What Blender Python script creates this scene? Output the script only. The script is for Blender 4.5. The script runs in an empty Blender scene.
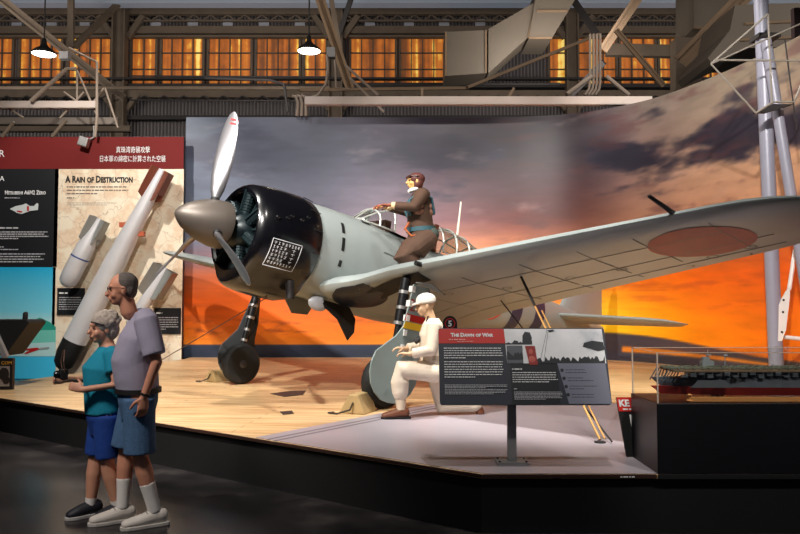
import bpy, bmesh, math, random
from mathutils import Vector, Matrix, noise, Quaternion
random.seed(7)
C = bpy.context.scene.collection
V = Vector
PI = math.pi
FPX, EYE = 728.0, 1.65
PITCH = math.atan(33 / FPX)
STAGE = 0.42

# ---------------------------------------------------------------- camera geometry
def ray(px, py):
    return V(((px - 400) / FPX, math.cos(PITCH) - (267 - py) / FPX * math.sin(PITCH),
              math.sin(PITCH) + (267 - py) / FPX * math.cos(PITCH)))
def at(px, py, Y):
    d = ray(px, py); return V((0, 0, EYE)) + d * (Y / d.y)
def on(px, py, Z=STAGE):
    d = ray(px, py); return V((0, 0, EYE)) + d * ((Z - EYE) / d.z)

# ---------------------------------------------------------------- materials
def lin(c):
    return tuple(((x / 255) / 12.92 if x / 255 <= .04045 else ((x / 255 + .055) / 1.055) ** 2.4) for x in c)
_m = {}
def mat(name, rgb, rough=.6, metal=0., var=0., vs=4., bump=0., bs=30., coat=0., emit=None, es=1., alpha=1.):
    if name in _m: return _m[name]
    m = bpy.data.materials.new(name); m.use_nodes = True
    nt = m.node_tree; p = nt.nodes['Principled BSDF']; col = lin(rgb) + (1,)
    p.inputs['Base Color'].default_value = col; p.inputs['Roughness'].default_value = rough
    p.inputs['Metallic'].default_value = metal
    if coat: p.inputs['Coat Weight'].default_value = coat; p.inputs['Coat Roughness'].default_value = .12
    tc = nt.nodes.new('ShaderNodeTexCoord')
    if var:
        n = nt.nodes.new('ShaderNodeTexNoise'); n.inputs['Scale'].default_value = vs; n.inputs['Detail'].default_value = 5
        mr = nt.nodes.new('ShaderNodeMapRange'); mr.inputs[1].default_value = .3; mr.inputs[2].default_value = .7
        mr.inputs[3].default_value = 1 - var; mr.inputs[4].default_value = 1 + var
        mx = nt.nodes.new('ShaderNodeVectorMath'); mx.operation = 'SCALE'; mx.inputs[0].default_value = col[:3]
        nt.links.new(tc.outputs['Object'], n.inputs['Vector']); nt.links.new(n.outputs[0], mr.inputs[0])
        nt.links.new(mr.outputs[0], mx.inputs['Scale']); nt.links.new(mx.outputs[0], p.inputs['Base Color'])
    if bump:
        n = nt.nodes.new('ShaderNodeTexNoise'); n.inputs['Scale'].default_value = bs; n.inputs['Detail'].default_value = 3
        b = nt.nodes.new('ShaderNodeBump'); b.inputs['Strength'].default_value = bump; b.inputs['Distance'].default_value = .02
        nt.links.new(tc.outputs['Object'], n.inputs['Vector']); nt.links.new(n.outputs[0], b.inputs['Height'])
        nt.links.new(b.outputs[0], p.inputs['Normal'])
    if emit: p.inputs['Emission Color'].default_value = lin(emit) + (1,); p.inputs['Emission Strength'].default_value = es
    if alpha < 1: p.inputs['Alpha'].default_value = alpha
    _m[name] = m; return m
def glass(name, tint=(235, 240, 240), refl=.1):
    if name in _m: return _m[name]
    m = bpy.data.materials.new(name); m.use_nodes = True; nt = m.node_tree; nt.nodes.clear()
    o = nt.nodes.new('ShaderNodeOutputMaterial'); t = nt.nodes.new('ShaderNodeBsdfTransparent'); g = nt.nodes.new('ShaderNodeBsdfGlossy')
    t.inputs[0].default_value = lin(tint) + (1,); g.inputs['Roughness'].default_value = .03
    mx = nt.nodes.new('ShaderNodeMixShader'); mx.inputs[0].default_value = refl
    nt.links.new(t.outputs[0], mx.inputs[1]); nt.links.new(g.outputs[0], mx.inputs[2]); nt.links.new(mx.outputs[0], o.inputs[0])
    _m[name] = m; return m
def nodes_mat(name, fn):
    m = bpy.data.materials.new(name); m.use_nodes = True; nt = m.node_tree; p = nt.nodes['Principled BSDF']
    tc = nt.nodes.new('ShaderNodeTexCoord'); fn(nt, p, tc); _m[name] = m; return m
def ramp(nt, stops):
    r = nt.nodes.new('ShaderNodeValToRGB'); e = r.color_ramp.elements
    while len(e) < len(stops): e.new(.5)
    for k, (pos, c) in enumerate(stops): e[k].position = pos; e[k].color = lin(c) + (1,)
    return r

# ---------------------------------------------------------------- mesh builder
def frame(d, side=None):
    d = d.normalized()
    s = side if side is not None else (V((0, 0, 1)) if abs(d.z) < .9 else V((1, 0, 0)))
    u = (s - d * s.dot(d)).normalized(); return u, d.cross(u)
class B:
    def __init__(s): s.v = []; s.f = []; s.M = None
    def add(s, vs, fs):
        o = len(s.v); s.v += [V(x) for x in vs]; s.f += [tuple(i + o for i in f) for f in fs]
    def box(s, c, size, R=None):
        c = V(c); h = V(size) / 2; vs = []
        for x in (-1, 1):
            for y in (-1, 1):
                for z in (-1, 1):
                    p = V((x * h.x, y * h.y, z * h.z)); vs.append(c + (R @ p if R else p))
        s.add(vs, [(0, 1, 3, 2), (4, 6, 7, 5), (0, 4, 5, 1), (2, 3, 7, 6), (0, 2, 6, 4), (1, 5, 7, 3)]); return s
    def bar(s, a, b, w, h=None, side=None):
        a, b = V(a), V(b); h = h or w; u, n = frame(b - a, side)
        vs = [p + u * w / 2 * i + n * h / 2 * j for p in (a, b) for i, j in ((-1, -1), (1, -1), (1, 1), (-1, 1))]
        s.add(vs, [(3, 2, 1, 0), (4, 5, 6, 7)] + [(k, (k + 1) % 4, 4 + (k + 1) % 4, 4 + k) for k in range(4)]); return s
    def rings(s, rs, cap=True):
        n = len(rs[0]); vs = [p for r in rs for p in r]; fs = []
        for i in range(len(rs) - 1):
            for k in range(n): fs.append((i * n + k, i * n + (k + 1) % n, (i + 1) * n + (k + 1) % n, (i + 1) * n + k))
        if cap: fs.append(tuple(range(n))[::-1]); fs.append(tuple((len(rs) - 1) * n + k for k in range(n)))
        s.add(vs, fs); return s
    def tube(s, pts, r, seg=10, side=None, flat=False):
        pts = [V(p) for p in pts]; n = len(pts)
        R = [(x, x) if not isinstance(x, (tuple, list)) else x for x in (r if isinstance(r, (list, tuple)) else [r] * n)]
        rs = []; u = None
        for i, p in enumerate(pts):
            d = (pts[min(i + 1, n - 1)] - pts[max(i - 1, 0)])
            if u is None: u, w = frame(d, side)
            else: u, w = frame(d, side if side is not None else u)
            a, b = R[i]
            def ring(c, k): return [c + u * a * k * math.cos(t * 2 * PI / seg) + w * b * k * math.sin(t * 2 * PI / seg) for t in range(seg)]
            if not flat and i == 0:
                for k, q in ((.35, .93), (.75, .66)): rs.append(ring(p - d.normalized() * q * min(a, b), k))
            rs.append(ring(p, 1))
            if not flat and i == n - 1:
                for k, q in ((.75, .66), (.35, .93)): rs.append(ring(p + d.normalized() * q * min(a, b), k))
        return s.rings(rs)
    def ball(s, c, r, R=None, seg=14, nr=9):
        c = V(c); r = V(r) if isinstance(r, (tuple, list)) else V((r, r, r)); rs = []
        for i in range(1, nr):
            t = PI * i / nr; ring = []
            for k in range(seg):
                a = 2 * PI * k / seg; p = V((r.x * math.sin(t) * math.cos(a), r.y * math.sin(t) * math.sin(a), -r.z * math.cos(t)))
                ring.append(c + (R @ p if R else p))
            rs.append(ring)
        return s.rings(rs)
    def lathe(s, prof, o, ax, seg=32, cap=True, a0=0., a1=2 * PI):
        o = V(o); ax = V(ax).normalized(); u, w = frame(ax)
        return s.rings([[o + ax * x + (u * math.cos(2 * PI * k / seg) + w * math.sin(2 * PI * k / seg)) * max(r, 1e-4) for k in range(seg)] for x, r in prof], cap)
    def prism(s, poly, ext):
        ext = V(ext); n = len(poly); vs = [V(p) for p in poly] + [V(p) + ext for p in poly]
        s.add(vs, [tuple(range(n))[::-1], tuple(range(n, 2 * n))] + [(k, (k + 1) % n, n + (k + 1) % n, n + k) for k in range(n)]); return s
    def sheet(s, fn, nu, nv):
        s.add([fn(i / nu, j / nv) for j in range(nv + 1) for i in range(nu + 1)],
              [(j * (nu + 1) + i, j * (nu + 1) + i + 1, (j + 1) * (nu + 1) + i + 1, (j + 1) * (nu + 1) + i) for j in range(nv) for i in range(nu)]); return s
    def build(s, name, m, parent=None, smooth=False, bevel=0., remesh=0., sm=3, rec=True):
        me = bpy.data.meshes.new(name)
        me.from_pydata([tuple(s.M @ p if s.M else p) for p in s.v], [], s.f)
        if rec:
            bm = bmesh.new(); bm.from_mesh(me); bmesh.ops.recalc_face_normals(bm, faces=bm.faces); bm.to_mesh(me); bm.free()
        o = bpy.data.objects.new(name, me); C.objects.link(o); me.materials.append(m)
        if remesh:
            r = o.modifiers.new('r', 'REMESH'); r.mode = 'VOXEL'; r.voxel_size = remesh
            q = o.modifiers.new('s', 'SMOOTH'); q.factor = .5; q.iterations = sm
            dg = bpy.context.evaluated_depsgraph_get(); me2 = bpy.data.meshes.new_from_object(o.evaluated_get(dg))
            o.modifiers.clear(); o.data = me2; bpy.data.meshes.remove(me); me = me2
            if not me.materials: me.materials.append(m)
            smooth = True
        if smooth:
            for p in me.polygons: p.use_smooth = True
            if smooth != 'all' and not remesh: me.set_sharp_from_angle(angle=math.radians(38))
        if bevel: q = o.modifiers.new('b', 'BEVEL'); q.width = bevel; q.segments = 2; q.limit_method = 'ANGLE'
        if parent: o.parent = parent
        return o
def tag(o, label, cat, group=None):
    o['label'] = label; o['category'] = cat
    if group: o['group'] = group
    return o
def thing(name, label, cat, loc=(0, 0, 0), rot=(0, 0, 0), group=None):
    o = bpy.data.objects.new(name, None); C.objects.link(o); o.location = loc; o.rotation_euler = rot
    o.empty_display_size = .1; return tag(o, label, cat, group)
def struct(o): o['kind'] = 'structure'; return o
def local(e):     # matrix from world points to an empty's local space
    return (Matrix.Translation(e.location) @ e.rotation_euler.to_matrix().to_4x4()).inverted()
def copy_tree(o, parent=None):
    c = o.copy(); C.objects.link(c)
    if parent: c.parent = parent
    for ch in [x for x in list(o.children)]: copy_tree(ch, c)
    return c
def text(body, size, m, parent, M, name='lettering', caps=False, align='LEFT', ext=.001, bold=0., sx=1.):
    cu = bpy.data.curves.new(name, 'FONT'); cu.body = body; cu.size = size; cu.align_x = align; cu.extrude = ext; cu.offset = bold
    cu.resolution_u = 2
    if caps:
        cu.small_caps_scale = .78
        for ch, f in zip(body, cu.body_format): f.use_small_caps = ch.islower()
    o = bpy.data.objects.new(name, cu); C.objects.link(o)
    dg = bpy.context.evaluated_depsgraph_get(); me = bpy.data.meshes.new_from_object(o.evaluated_get(dg))
    bpy.data.objects.remove(o); bpy.data.curves.remove(cu)
    me.transform(M @ Matrix.Diagonal((sx, 1, 1, 1))); me.materials.clear(); me.materials.append(m)
    o = bpy.data.objects.new(name, me); C.objects.link(o)
    if parent: o.parent = parent
    return o
def fr(o, x, y):   # frame matrix: origin, x axis, y axis
    x = V(x).normalized(); y = V(y).normalized(); z = x.cross(y)
    return Matrix(((x.x, y.x, z.x, o[0]), (x.y, y.y, z.y, o[1]), (x.z, y.z, z.z, o[2]), (0, 0, 0, 1)))
def words(M, x0, y0, w, lines, pitch, h, z=.001, ragged=.1):   # rows of tiny illegible words
    b = B(); b.M = M
    for i in range(lines):
        x = x0; end = x0 + w * (1 - ragged * random.random() if i < lines - 1 else random.uniform(.35, .8)); y = y0 - i * pitch
        while x < end:
            l = min(h * random.uniform(1.2, 5), end - x + h * .3)
            b.box((x + l / 2, y, z), (l, h, .0015)); x += l + h * .7
    return b

# ================================================================ MATERIALS
pale = mat('pale_grey_green_paint', (145, 153, 152), .28, 0, .05, 1.5, .03, 3)
under = pale
black_gloss = mat('black_cowl_paint', (7, 7, 11), .24, 0, coat=.25, bump=.03, bs=6)
matblack = mat('matt_black', (9, 9, 10), .65)
black = mat('black_board', (15, 16, 22), .5)
white = mat('white_paint', (238, 236, 232), .5)
steel = mat('galvanised_steel', (160, 158, 158), .5, .15, .1, 8)
alum = mat('worn_aluminium', (188, 186, 184), .38, .75, .1, 5)
spin = mat('bare_spinner_metal', (88, 80, 74), .45, .4, .06, 3)
rubber = mat('tyre_rubber', (18, 18, 18), .75, bump=.2, bs=60)
tan = mat('tan_beam_paint', (132, 108, 84), .7, 0, .1, 2)
dtan = mat('brown_grey_beam_paint', (104, 90, 76), .75, 0, .12, 2)
dark = mat('dark_steel_paint', (42, 38, 38), .7, 0, .12, 2)
rodm = mat('rod_paint', (150, 134, 120), .6, 0, .05, 2)
cream = mat('cream_beam_paint', (206, 190, 180), .6, 0, .05, 2)
red = mat('red_print', (176, 22, 16), .5)
white_txt = mat('white_print', (235, 235, 235), .6)

# ================================================================ SHELL
def floor_fn(nt, p, tc):
    br = nt.nodes.new('ShaderNodeTexBrick'); br.offset = 0; br.inputs['Scale'].default_value = .55
    br.inputs['Mortar Size'].default_value = .006; br.inputs['Brick Width'].default_value = 1; br.inputs['Row Height'].default_value = 1
    mp = nt.nodes.new('ShaderNodeMapping'); mp.inputs['Rotation'].default_value = (0, 0, .95)
    nt.links.new(tc.outputs['Object'], mp.inputs[0]); nt.links.new(mp.outputs[0], br.inputs[0])
    n = nt.nodes.new('ShaderNodeTexNoise'); n.inputs['Scale'].default_value = 2.2; n.inputs['Detail'].default_value = 8
    r = ramp(nt, [(.32, (22, 20, 22)), (.55, (42, 38, 40)), (.7, (66, 62, 60))]); nt.links.new(tc.outputs['Object'], n.inputs[0]); nt.links.new(n.outputs[0], r.inputs[0])
    nt.links.new(r.outputs[0], br.inputs['Color1']); nt.links.new(r.outputs[0], br.inputs['Color2']); br.inputs['Mortar'].default_value = (.008, .008, .008, 1)
    nt.links.new(br.outputs[0], p.inputs['Base Color']); p.inputs['Roughness'].default_value = .24
    n2 = nt.nodes.new('ShaderNodeTexNoise'); n2.inputs['Scale'].default_value = 9; b = nt.nodes.new('ShaderNodeBump'); b.inputs['Strength'].default_value = .06
    nt.links.new(tc.outputs['Object'], n2.inputs[0]); nt.links.new(n2.outputs[0], b.inputs['Height']); nt.links.new(b.outputs[0], p.inputs['Normal'])
nodes_mat('floor_concrete', floor_fn)
struct(B().box((0, 13, -.05), (44, 38, .1)).build('floor', _m['floor_concrete']))
def corr_fn(nt, p, tc):
    w = nt.nodes.new('ShaderNodeTexWave'); w.inputs['Scale'].default_value = 2.2; w.bands_direction = 'X'
    r = ramp(nt, [(0, (66, 62, 64)), (1, (112, 106, 106))]); nt.links.new(tc.outputs['Object'], w.inputs[0]); nt.links.new(w.outputs['Fac'], r.inputs[0])
    b = nt.nodes.new('ShaderNodeBump'); b.inputs['Strength'].default_value = .8; b.inputs['Distance'].default_value = .05
    nt.links.new(w.outputs['Fac'], b.inputs['Height']); nt.links.new(b.outputs[0], p.inputs['Normal']); nt.links.new(r.outputs[0], p.inputs['Base Color'])
    p.inputs['Roughness'].default_value = .6
nodes_mat('corrugated_metal', corr_fn)
YW = 30.0
struct(B().box((0, YW + .15, 7.5), (44, .3, 15)).build('wall_back', _m['corrugated_metal']))
roofm = mat('dark_roof_boards', (50, 50, 58), .8, 0, .15, 1)
struct(B().box((0, 13, 15.1), (44, 38, .2)).build('ceiling', roofm))
struct(B().box((-22, 13, 7.5), (.3, 38, 15)).build('wall_left', mat('hangar_dark', (40, 38, 40), .8)))
struct(B().box((22, 13, 7.5), (.3, 38, 15)).build('wall_right', _m['hangar_dark']))

# amber windows
def amber_fn(nt, p, tc):
    mp = nt.nodes.new('ShaderNodeMapping'); mp.inputs['Scale'].default_value = (2.2, 1, .08)
    n = nt.nodes.new('ShaderNodeTexNoise'); n.inputs['Scale'].default_value = 1.4; n.inputs['Detail'].default_value = 2
    n2 = nt.nodes.new('ShaderNodeTexNoise'); n2.inputs['Scale'].default_value = 3.; n2.inputs['Detail'].default_value = 4
    nt.links.new(tc.outputs['Object'], mp.inputs[0]); nt.links.new(mp.outputs[0], n.inputs[0]); nt.links.new(tc.outputs['Object'], n2.inputs[0])
    ad = nt.nodes.new('ShaderNodeMath'); ad.operation = 'MULTIPLY_ADD'; ad.inputs[1].default_value = .22
    nt.links.new(n2.outputs[0], ad.inputs[0]); nt.links.new(n.outputs[0], ad.inputs[2])
    r = ramp(nt, [(.45, (112, 66, 36)), (.6, (176, 96, 38)), (.70, (196, 116, 44)), (.75, (240, 180, 70)), (.8, (255, 222, 120))]); nt.links.new(ad.outputs[0], r.inputs[0])
    nt.links.new(r.outputs[0], p.inputs['Base Color']); nt.links.new(r.outputs[0], p.inputs['Emission Color']); p.inputs['Emission Strength'].default_value = .6
    p.inputs['Roughness'].default_value = .5
nodes_mat('amber_glass', amber_fn)
wins = [(-32, 14), (19, 63), (68, 112), (131, 157), (161, 204), (208, 252), (256, 300), (304, 327), (350, 396), (400, 445), (549, 566), (577, 616), (620, 655), (659, 694), (698, 735)]
for i, (a, b_) in enumerate(wins):
    p0, p1 = at(a, 85, YW - .08), at(b_, 37, YW - .08)
    w = B().box(((p0.x + p1.x) / 2, YW - .02, (p0.z + p1.z) / 2), (p1.x - p0.x, .06, p1.z - p0.z)).build('window_%d' % (i + 1), _m['amber_glass']); struct(w)
    f = B(); nc = max(1, round((b_ - a) / 11.5))
    for k in range(nc + 1): f.box((p0.x + (p1.x - p0.x) * k / nc, YW - .1, (p0.z + p1.z) / 2), (.1 if k in (0, nc) else .045, .1, p1.z - p0.z + .1))
    for q in (0, .32, .66, 1): f.box(((p0.x + p1.x) / 2, YW - .1, p0.z + (p1.z - p0.z) * q), (p1.x - p0.x, .1, .1 if q in (0, 1) else .04))
    f.build('window_frame', dtan, w)
tn = [0]
def trim(b, m, **k):
    tn[0] += 1; return struct(b.build('trim_%d' % tn[0], m, **k))
# columns and girders of the hangar wall
for x, w in ((121, 13), (336, 14), (571, 12)):
    p = at(x, 50, YW - .6); ww = w / FPX * YW
    b = B().box((p.x, YW - .6, 7.5), (ww, .18, 15))
    for s in (-1, 1): b.box((p.x + s * ww * .45, YW - .75, 7.5), (.06, .4, 15))
    for sgn in (-1, 1):
        q = at(x + sgn * 22, 16, YW - .6); b.bar((p.x + sgn * ww / 2, YW - .6, at(0, 38, YW - .6).z), q, .22, .18)
        q = at(x + sgn * 18, 94, YW - .6); b.bar((p.x + sgn * ww / 2, YW - .6, at(0, 110, YW - .6).z), q, .18, .18)
    trim(b, dtan)
def hbeam(y0, y1, Y, m, x0=-260, x1=1060, d=.25):
    a, c = at(x0, y1, Y), at(x1, y0, Y); return trim(B().box(((a.x + c.x) / 2, Y, (a.z + c.z) / 2), (c.x - a.x, d, abs(c.z - a.z))), m)
hbeam(7, 15, YW - .5, dtan); hbeam(27, 34, YW - .35, dtan); hbeam(36, 38, YW - .3, dtan)
hbeam(91, 98, YW - .5, dtan); hbeam(78, 80, YW - .9, dark); hbeam(86, 89, YW - .4, dark, d=.5)
hbeam(116, 120, YW - .4, dark)
b = B()      # lattice under the top girder
za, zb = at(0, 15, YW - .5).z, at(0, 21, YW - .5).z
x = -26.
while x < 26:
    b.bar((x, YW - .5, za), (x + .35, YW - .5, zb), .05); b.bar((x + .35, YW - .5, zb), (x + .7, YW - .5, za), .05); x += .7
b.box((0, YW - .5, zb), (52, .1, .06)); trim(b, dtan)
b = B(); za, zb = at(0, 96, YW - .7).z, at(0, 101, YW - .7).z; x = -20.
while x < 12:
    b.bar((x, YW - .7, za), (x + .4, YW - .7, zb), .05); b.bar((x + .4, YW - .7, zb), (x + .8, YW - .7, za), .05); x += .8
trim(b, dark)
# light translucent wall sheets below the top girder
sheetm = mat('translucent_sheet', (190, 192, 204), .5)
for i, px in enumerate((17, 52, 85, 156, 193, 228, 264, 300, 370, 409, 444, 480)):
    a = at(px, 23, YW - .03); tag(B().box((a.x, YW - .04, at(0, 25, YW).z), (.42, .06, .42)).build('wall_sheet', sheetm),
        'small pale translucent sheet set high in the corrugated hangar wall', 'wall sheet', 'pale sheets above the amber windows')
# pale strip light of skylight along the roof
a = at(400, 4, 28); tag(B().box((0, 28, a.z), (44, .5, .12)).build('roof_strip', mat('roof_strip_light', (130, 136, 146), .5, emit=(150, 160, 176), es=.2)),
    'long pale grey skylight strip running along the roof top', 'roof strip')
# big diagonal hangar braces
def brace(name, label, p0, p1, Y0, Y1, w, m, twin=0, cat='brace'):
    a, c = at(p0[0], p0[1], Y0), at(p1[0], p1[1], Y1); ww = w / FPX * (Y0 + Y1) / 2; b = B()
    u, n = frame(c - a, V((0, 1, 0)))
    if twin:
        for s in (-1, 1): b.bar(a + n * s * ww * .33, c + n * s * ww * .33, ww * .3, ww * .28, V((0, 1, 0)))
        b.bar(a + u * ww * .12, c + u * ww * .12, ww * .08, ww * .9, V((0, 1, 0)))
    else: b.bar(a, c, ww * .6, ww, V((0, 1, 0)))
    return tag(b.build(name, m), label, cat)
brace('roof_brace', 'long brown diagonal beam running down behind the bell lamp over the exhibit wall', (-8, -8), (124, 98), 24, 27, 9, dtan, 1)
brace('roof_brace', 'short brown diagonal strut meeting the first column from above', (118, 4), (74, 47), 28, 26, 6, dtan)
brace('vertical_hanger', 'grey vertical hanger bar over the bell lamp on the exhibit side', (71, -6), (71, 48), 26, 26, 6, dtan)
brace('roof_brace', 'thick tan beam slanting down beside the middle column', (317, -10), (350, 88), 22, 24, 10, tan, 1)
brace('roof_brace', 'thin tan beam crossing behind the thick one at the middle column', (330, -8), (342, 62), 25, 25, 5, dtan)
brace('roof_brace', 'dark strut dropping behind the middle column top', (352, -4), (336, 44), 26, 27, 5, dark)
brace('roof_brace', 'tan double beam rising beside the conduit bundle', (642, -8), (603, 50), 22, 23, 10, tan, 1)
brace('roof_brace', 'dark strut leaning from duct to conduit bundle', (572, -2), (598, 36), 25, 24, 6, dark)
brace('roof_brace', 'bent tan conduit pipe running down beside the far windows', (616, 30), (664, 86), 20, 20, 6, tan, 1)
brace('roof_brace', 'heavy tan beam slanting up under the wide duct', (752, -12), (680, 62), 20, 21, 17, tan, 1)
brace('roof_brace', 'small dark strut under the conduit bundle', (604, 62), (572, 94), 23, 24, 6, dark)
brace('handrail', 'thin tan handrail pipe sloping up towards the conduit bundle', (466, 88), (600, 34), 21, 21, 3, tan)
brace('handrail', 'thin tan pipe running level before the middle windows', (300, 90), (468, 88), 21, 21, 3, tan)
brace('cross_tie', 'wide tan cross beam between two window rows by the wide duct', (606, 50), (800, 55), 24, 24, 12, dtan)
brace('gusset_post', 'wide brown gusset post between amber windows under the heavy beam', (686, 40), (686, 92), 23, 23, 26, dtan)
for k, (p0, p1) in enumerate((((345, 65), (378, 95)), ((350, 78), (384, 112)))):
    brace('tie_rod', ('upper' if k == 0 else 'lower') + ' pale tie rod slanting down from the middle column', p0, p1, 16, 16, 2.4, rodm)
# ducts
ductm = mat('tan_duct_metal', (112, 102, 90), .5, .1, .06, 1)
def duct(poly, Y, d, label, folds=()):
    t = thing('air_duct', label, 'duct', at(sum(p[0] for p in poly) / len(poly), sum(p[1] for p in poly) / len(poly), Y)); M = local(t)
    b = B(); b.M = M; b.prism([at(x, y, Y) for x, y in poly], (0, d, 0)); b.build('duct_body', ductm, t)
    for (p0, p1) in folds:
        f = B(); f.M = M; f.bar(at(*p0, Y - .02), at(*p1, Y - .02), .05, .06, V((0, 1, 0))); f.build('flange', tan, t)
    return t
duct([(445, 32), (487, 30), (487, 73), (445, 76)], 24, 1.2, 'boxy tan duct section between the amber windows', [((446, 32), (446, 76)), ((486, 30), (486, 73))])
duct([(488.5, 29), (535, 2), (527, 38), (488.5, 73)], 23.9, 1.2, 'tapering tan duct rising from the boxy section', [((536, 2), (528, 38))])
duct([(537, -12), (582, -12), (552, 38), (529, 38)], 23.8, 1.6, 'large tan duct elbow going up to the roof', [((529, 38), (552, 38)), ((537, 11), (568, 11))])
duct([(694, -20), (752, -20), (722, 10), (706, 28), (694, 28)], 22, 1.5, 'tan duct drop above the heavy slanting beam', [((694, 28), (706, 28))])
duct([(735, 5), (830, 2), (830, 46), (745, 48), (712, 64), (708, 58), (730, 30)], 18, 2, 'wide pale duct behind the twin poles', [((745, 24), (820, 20)), ((740, 40), (820, 36))])
# pipes and conduits
def pipe(name, label, pts, Y, r, m, cat='pipe', group=None, seg=8):
    P = [at(p[0], p[1], p[2] if len(p) > 2 else Y) for p in pts]
    return tag(B().tube(P, r, seg, flat=True).build(name, m, smooth=True), label, cat, group)
for k in range(4):
    x = 590 + k * 3.4
    pipe('conduit', ['first', 'second', 'third', 'fourth'][k] + ' cream conduit of the bundle by the far windows, counted from the duct', [(x, 34), (x, 82), (x - 1, 89), (x - 5, 95)], 17.5 + k * .05, .032, rodm, 'conduit')
for k in range(3):
    pipe('conduit', ['outer', 'middle', 'inner'][k] + ' cream conduit elbow dropping behind the mural top edge', [(292 + k * 4.5, 96 - k * .5), (296 + k * 4.5, 97), (298 + k * 4, 103), (297 + k * 4.5, 116)], 15.45 - .0 * k, .035, rodm, 'conduit')
pipe('conduit', 'thin pale cable looping down beside the middle column', [(327, 55), (328, 68), (326, 84), (318, 95), (312, 97)], 16, .03, rodm, 'conduit')
pipe('conduit', 'thin pale cable hanging straight below the junction box', [(335, 60), (336, 88), (349, 89)], 16, .022, rodm, 'conduit')
pipe('water_pipe', 'long tan pipe running level at the foot of the windows', [(-40, 88), (330, 88)], 26, .07, dtan)
pipe('water_pipe', 'long dark pipe under the windows of the middle bay', [(350, 84), (560, 84)], 26, .05, dark)
pipe('water_pipe', 'dark curved pipe below windows beside the middle lamp', [(205, 78), (270, 80), (284, 84), (288, 112)], 25, .05, dark)
for s, yy in enumerate((76, 100)):
    pipe('thin_cable', ('upper' if s == 0 else 'lower') + ' thin dark cable strung across the far wall', [(130, yy), (330, yy + 1)], 26, .03, dark, 'cable')
tag(B().box(at(65, 56, 24), (.3, .25, .25)).build('junction_box', steel), 'small grey junction box on the long diagonal beam', 'junction box')
tag(B().box(at(331, 53, 21.6), (.25, .2, .3)).build('junction_box', steel), 'small grey junction box on the thick tan beam by the middle lamp', 'junction box')
for k, (px, py) in enumerate(((422, 93), (511, 92))):
    tag(B().bar(at(px - (0 if k == 0 else 3), 98, 15.2), at(px + (0 if k == 0 else 3), 88, 15.2), .05).build('beam_bracket', tan), ('straight' if k == 0 else 'tilted') + ' tan bracket standing on the long cream beam', 'bracket')
# cream lighting beams
def crbeam(x0, x1, y0, y1, Y, label, m=cream):
    a, c = at(x0, y1, Y), at(x1, y0, Y); h = c.z - a.z
    b = B().box(((a.x + c.x) / 2, Y, (a.z + c.z) / 2), (c.x - a.x, .04, h))
    for z in (a.z, c.z): b.box(((a.x + c.x) / 2, Y + .06, z), (c.x - a.x, .14, .025))
    return tag(b.build('lighting_beam', m), label, 'beam')
crbeam(305, 652, 97, 104, 15.0, 'long cream steel beam just above the mural')
crbeam(-40, 96, 101.5, 107.5, 15.2, 'pale upper beam above the red exhibit header')
crbeam(-40, 118, 118, 124, 16.4, 'dull lower beam close above the red exhibit header', mat('dull_beam', (140, 128, 118), .7))
crbeam(-40, 130, 126, 131, 18, 'grey beam lowest of three above the red header', dtan)
pipe('pole_frame', 'pale square tube standing at the end of the pale upper beam', [(69, 48), (97, 62), (97, 118), (95, 137)], 15.1, .03, rodm, 'frame')
pipe('pole_frame', 'pale strut slanting down to the pale upper beam', [(76, 69), (67, 69), (31, 101)], 15.1, .045, rodm, 'strut')
for k, (p0, p1, lb) in enumerate((((77, 70), (77, 101), 'short upright rod above pale beam'), ((77, 70), (98, 118), 'thin rod slanting from the lamp side frame'), ((64, 92), (78, 102), 'little crossed rod on the pale beam'), ((84, 92), (60, 118), 'thin rod crossing under the pale beam'), ((105, 88), (118, 128), 'thin rod beside the first column'), ((104, 88), (92, 104), 'short rod at the beam end'), ((8, 108), (24, 118), 'short tan rod between the two pale beams'), ((66, 120), (52, 137), 'tan strut dropping to the red header'), ((14, 122), (2, 137), 'tan strut dropping at the header edge'))):
    pipe('steel_rod', lb, [p0, p1], 15.3, .022 if k < 7 else .04, rodm if k < 7 else dtan, 'rod')
for k, (p0, p1) in enumerate((((592, 76), (567, 94)), ((606, 76), (629, 95)))):
    pipe('stay_rod', 'pale stay rod spreading from the conduit bundle towards the ' + ('duct side' if k == 0 else 'pole side'), [p0, p1], 16.5, .05, rodm, 'rod')
# bell pendant lamps
lampm = mat('lamp_glow', (255, 250, 240), .5, emit=(255, 244, 228), es=9)
def pendant(px, py, label):
    Y = 19.; c = at(px, py, Y); t = thing('pendant_lamp', label, 'lamp', c)
    prof = [(.0, .31), (.06, .30), (.13, .22), (.2, .12), (.28, .07), (.4, .055), (.44, .03)]
    B().lathe(prof, (0, 0, -.04), (0, 0, 1), 24, cap=False).build('lamp_shade', matblack, t, smooth=True)
    B().lathe([(-.055, .01), (-.045, .2), (-.03, .295), (-.02, .29)], (0, 0, 0), (0, 0, 1), 24).build('diffuser', lampm, t, smooth=True)
    B().tube([(0, 0, .35), (0, 0, 15 - c.z)], .02, 6, flat=True).build('hanging_rod', dark, t)
    l = bpy.data.lights.new('pendant', 'SPOT'); l.energy = 300; l.spot_size = 2.2; l.color = (1, .93, .82); l.shadow_soft_size = .25
    o = bpy.data.objects.new('pendant_light', l); C.objects.link(o); o.location = c + V((0, 0, -.12))
pendant(44, 53, 'black bell pendant lamp over the exhibit wall by the diagonal beam')
pendant(309, 50, 'black bell pendant lamp hanging over the mural by the middle column')

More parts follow.
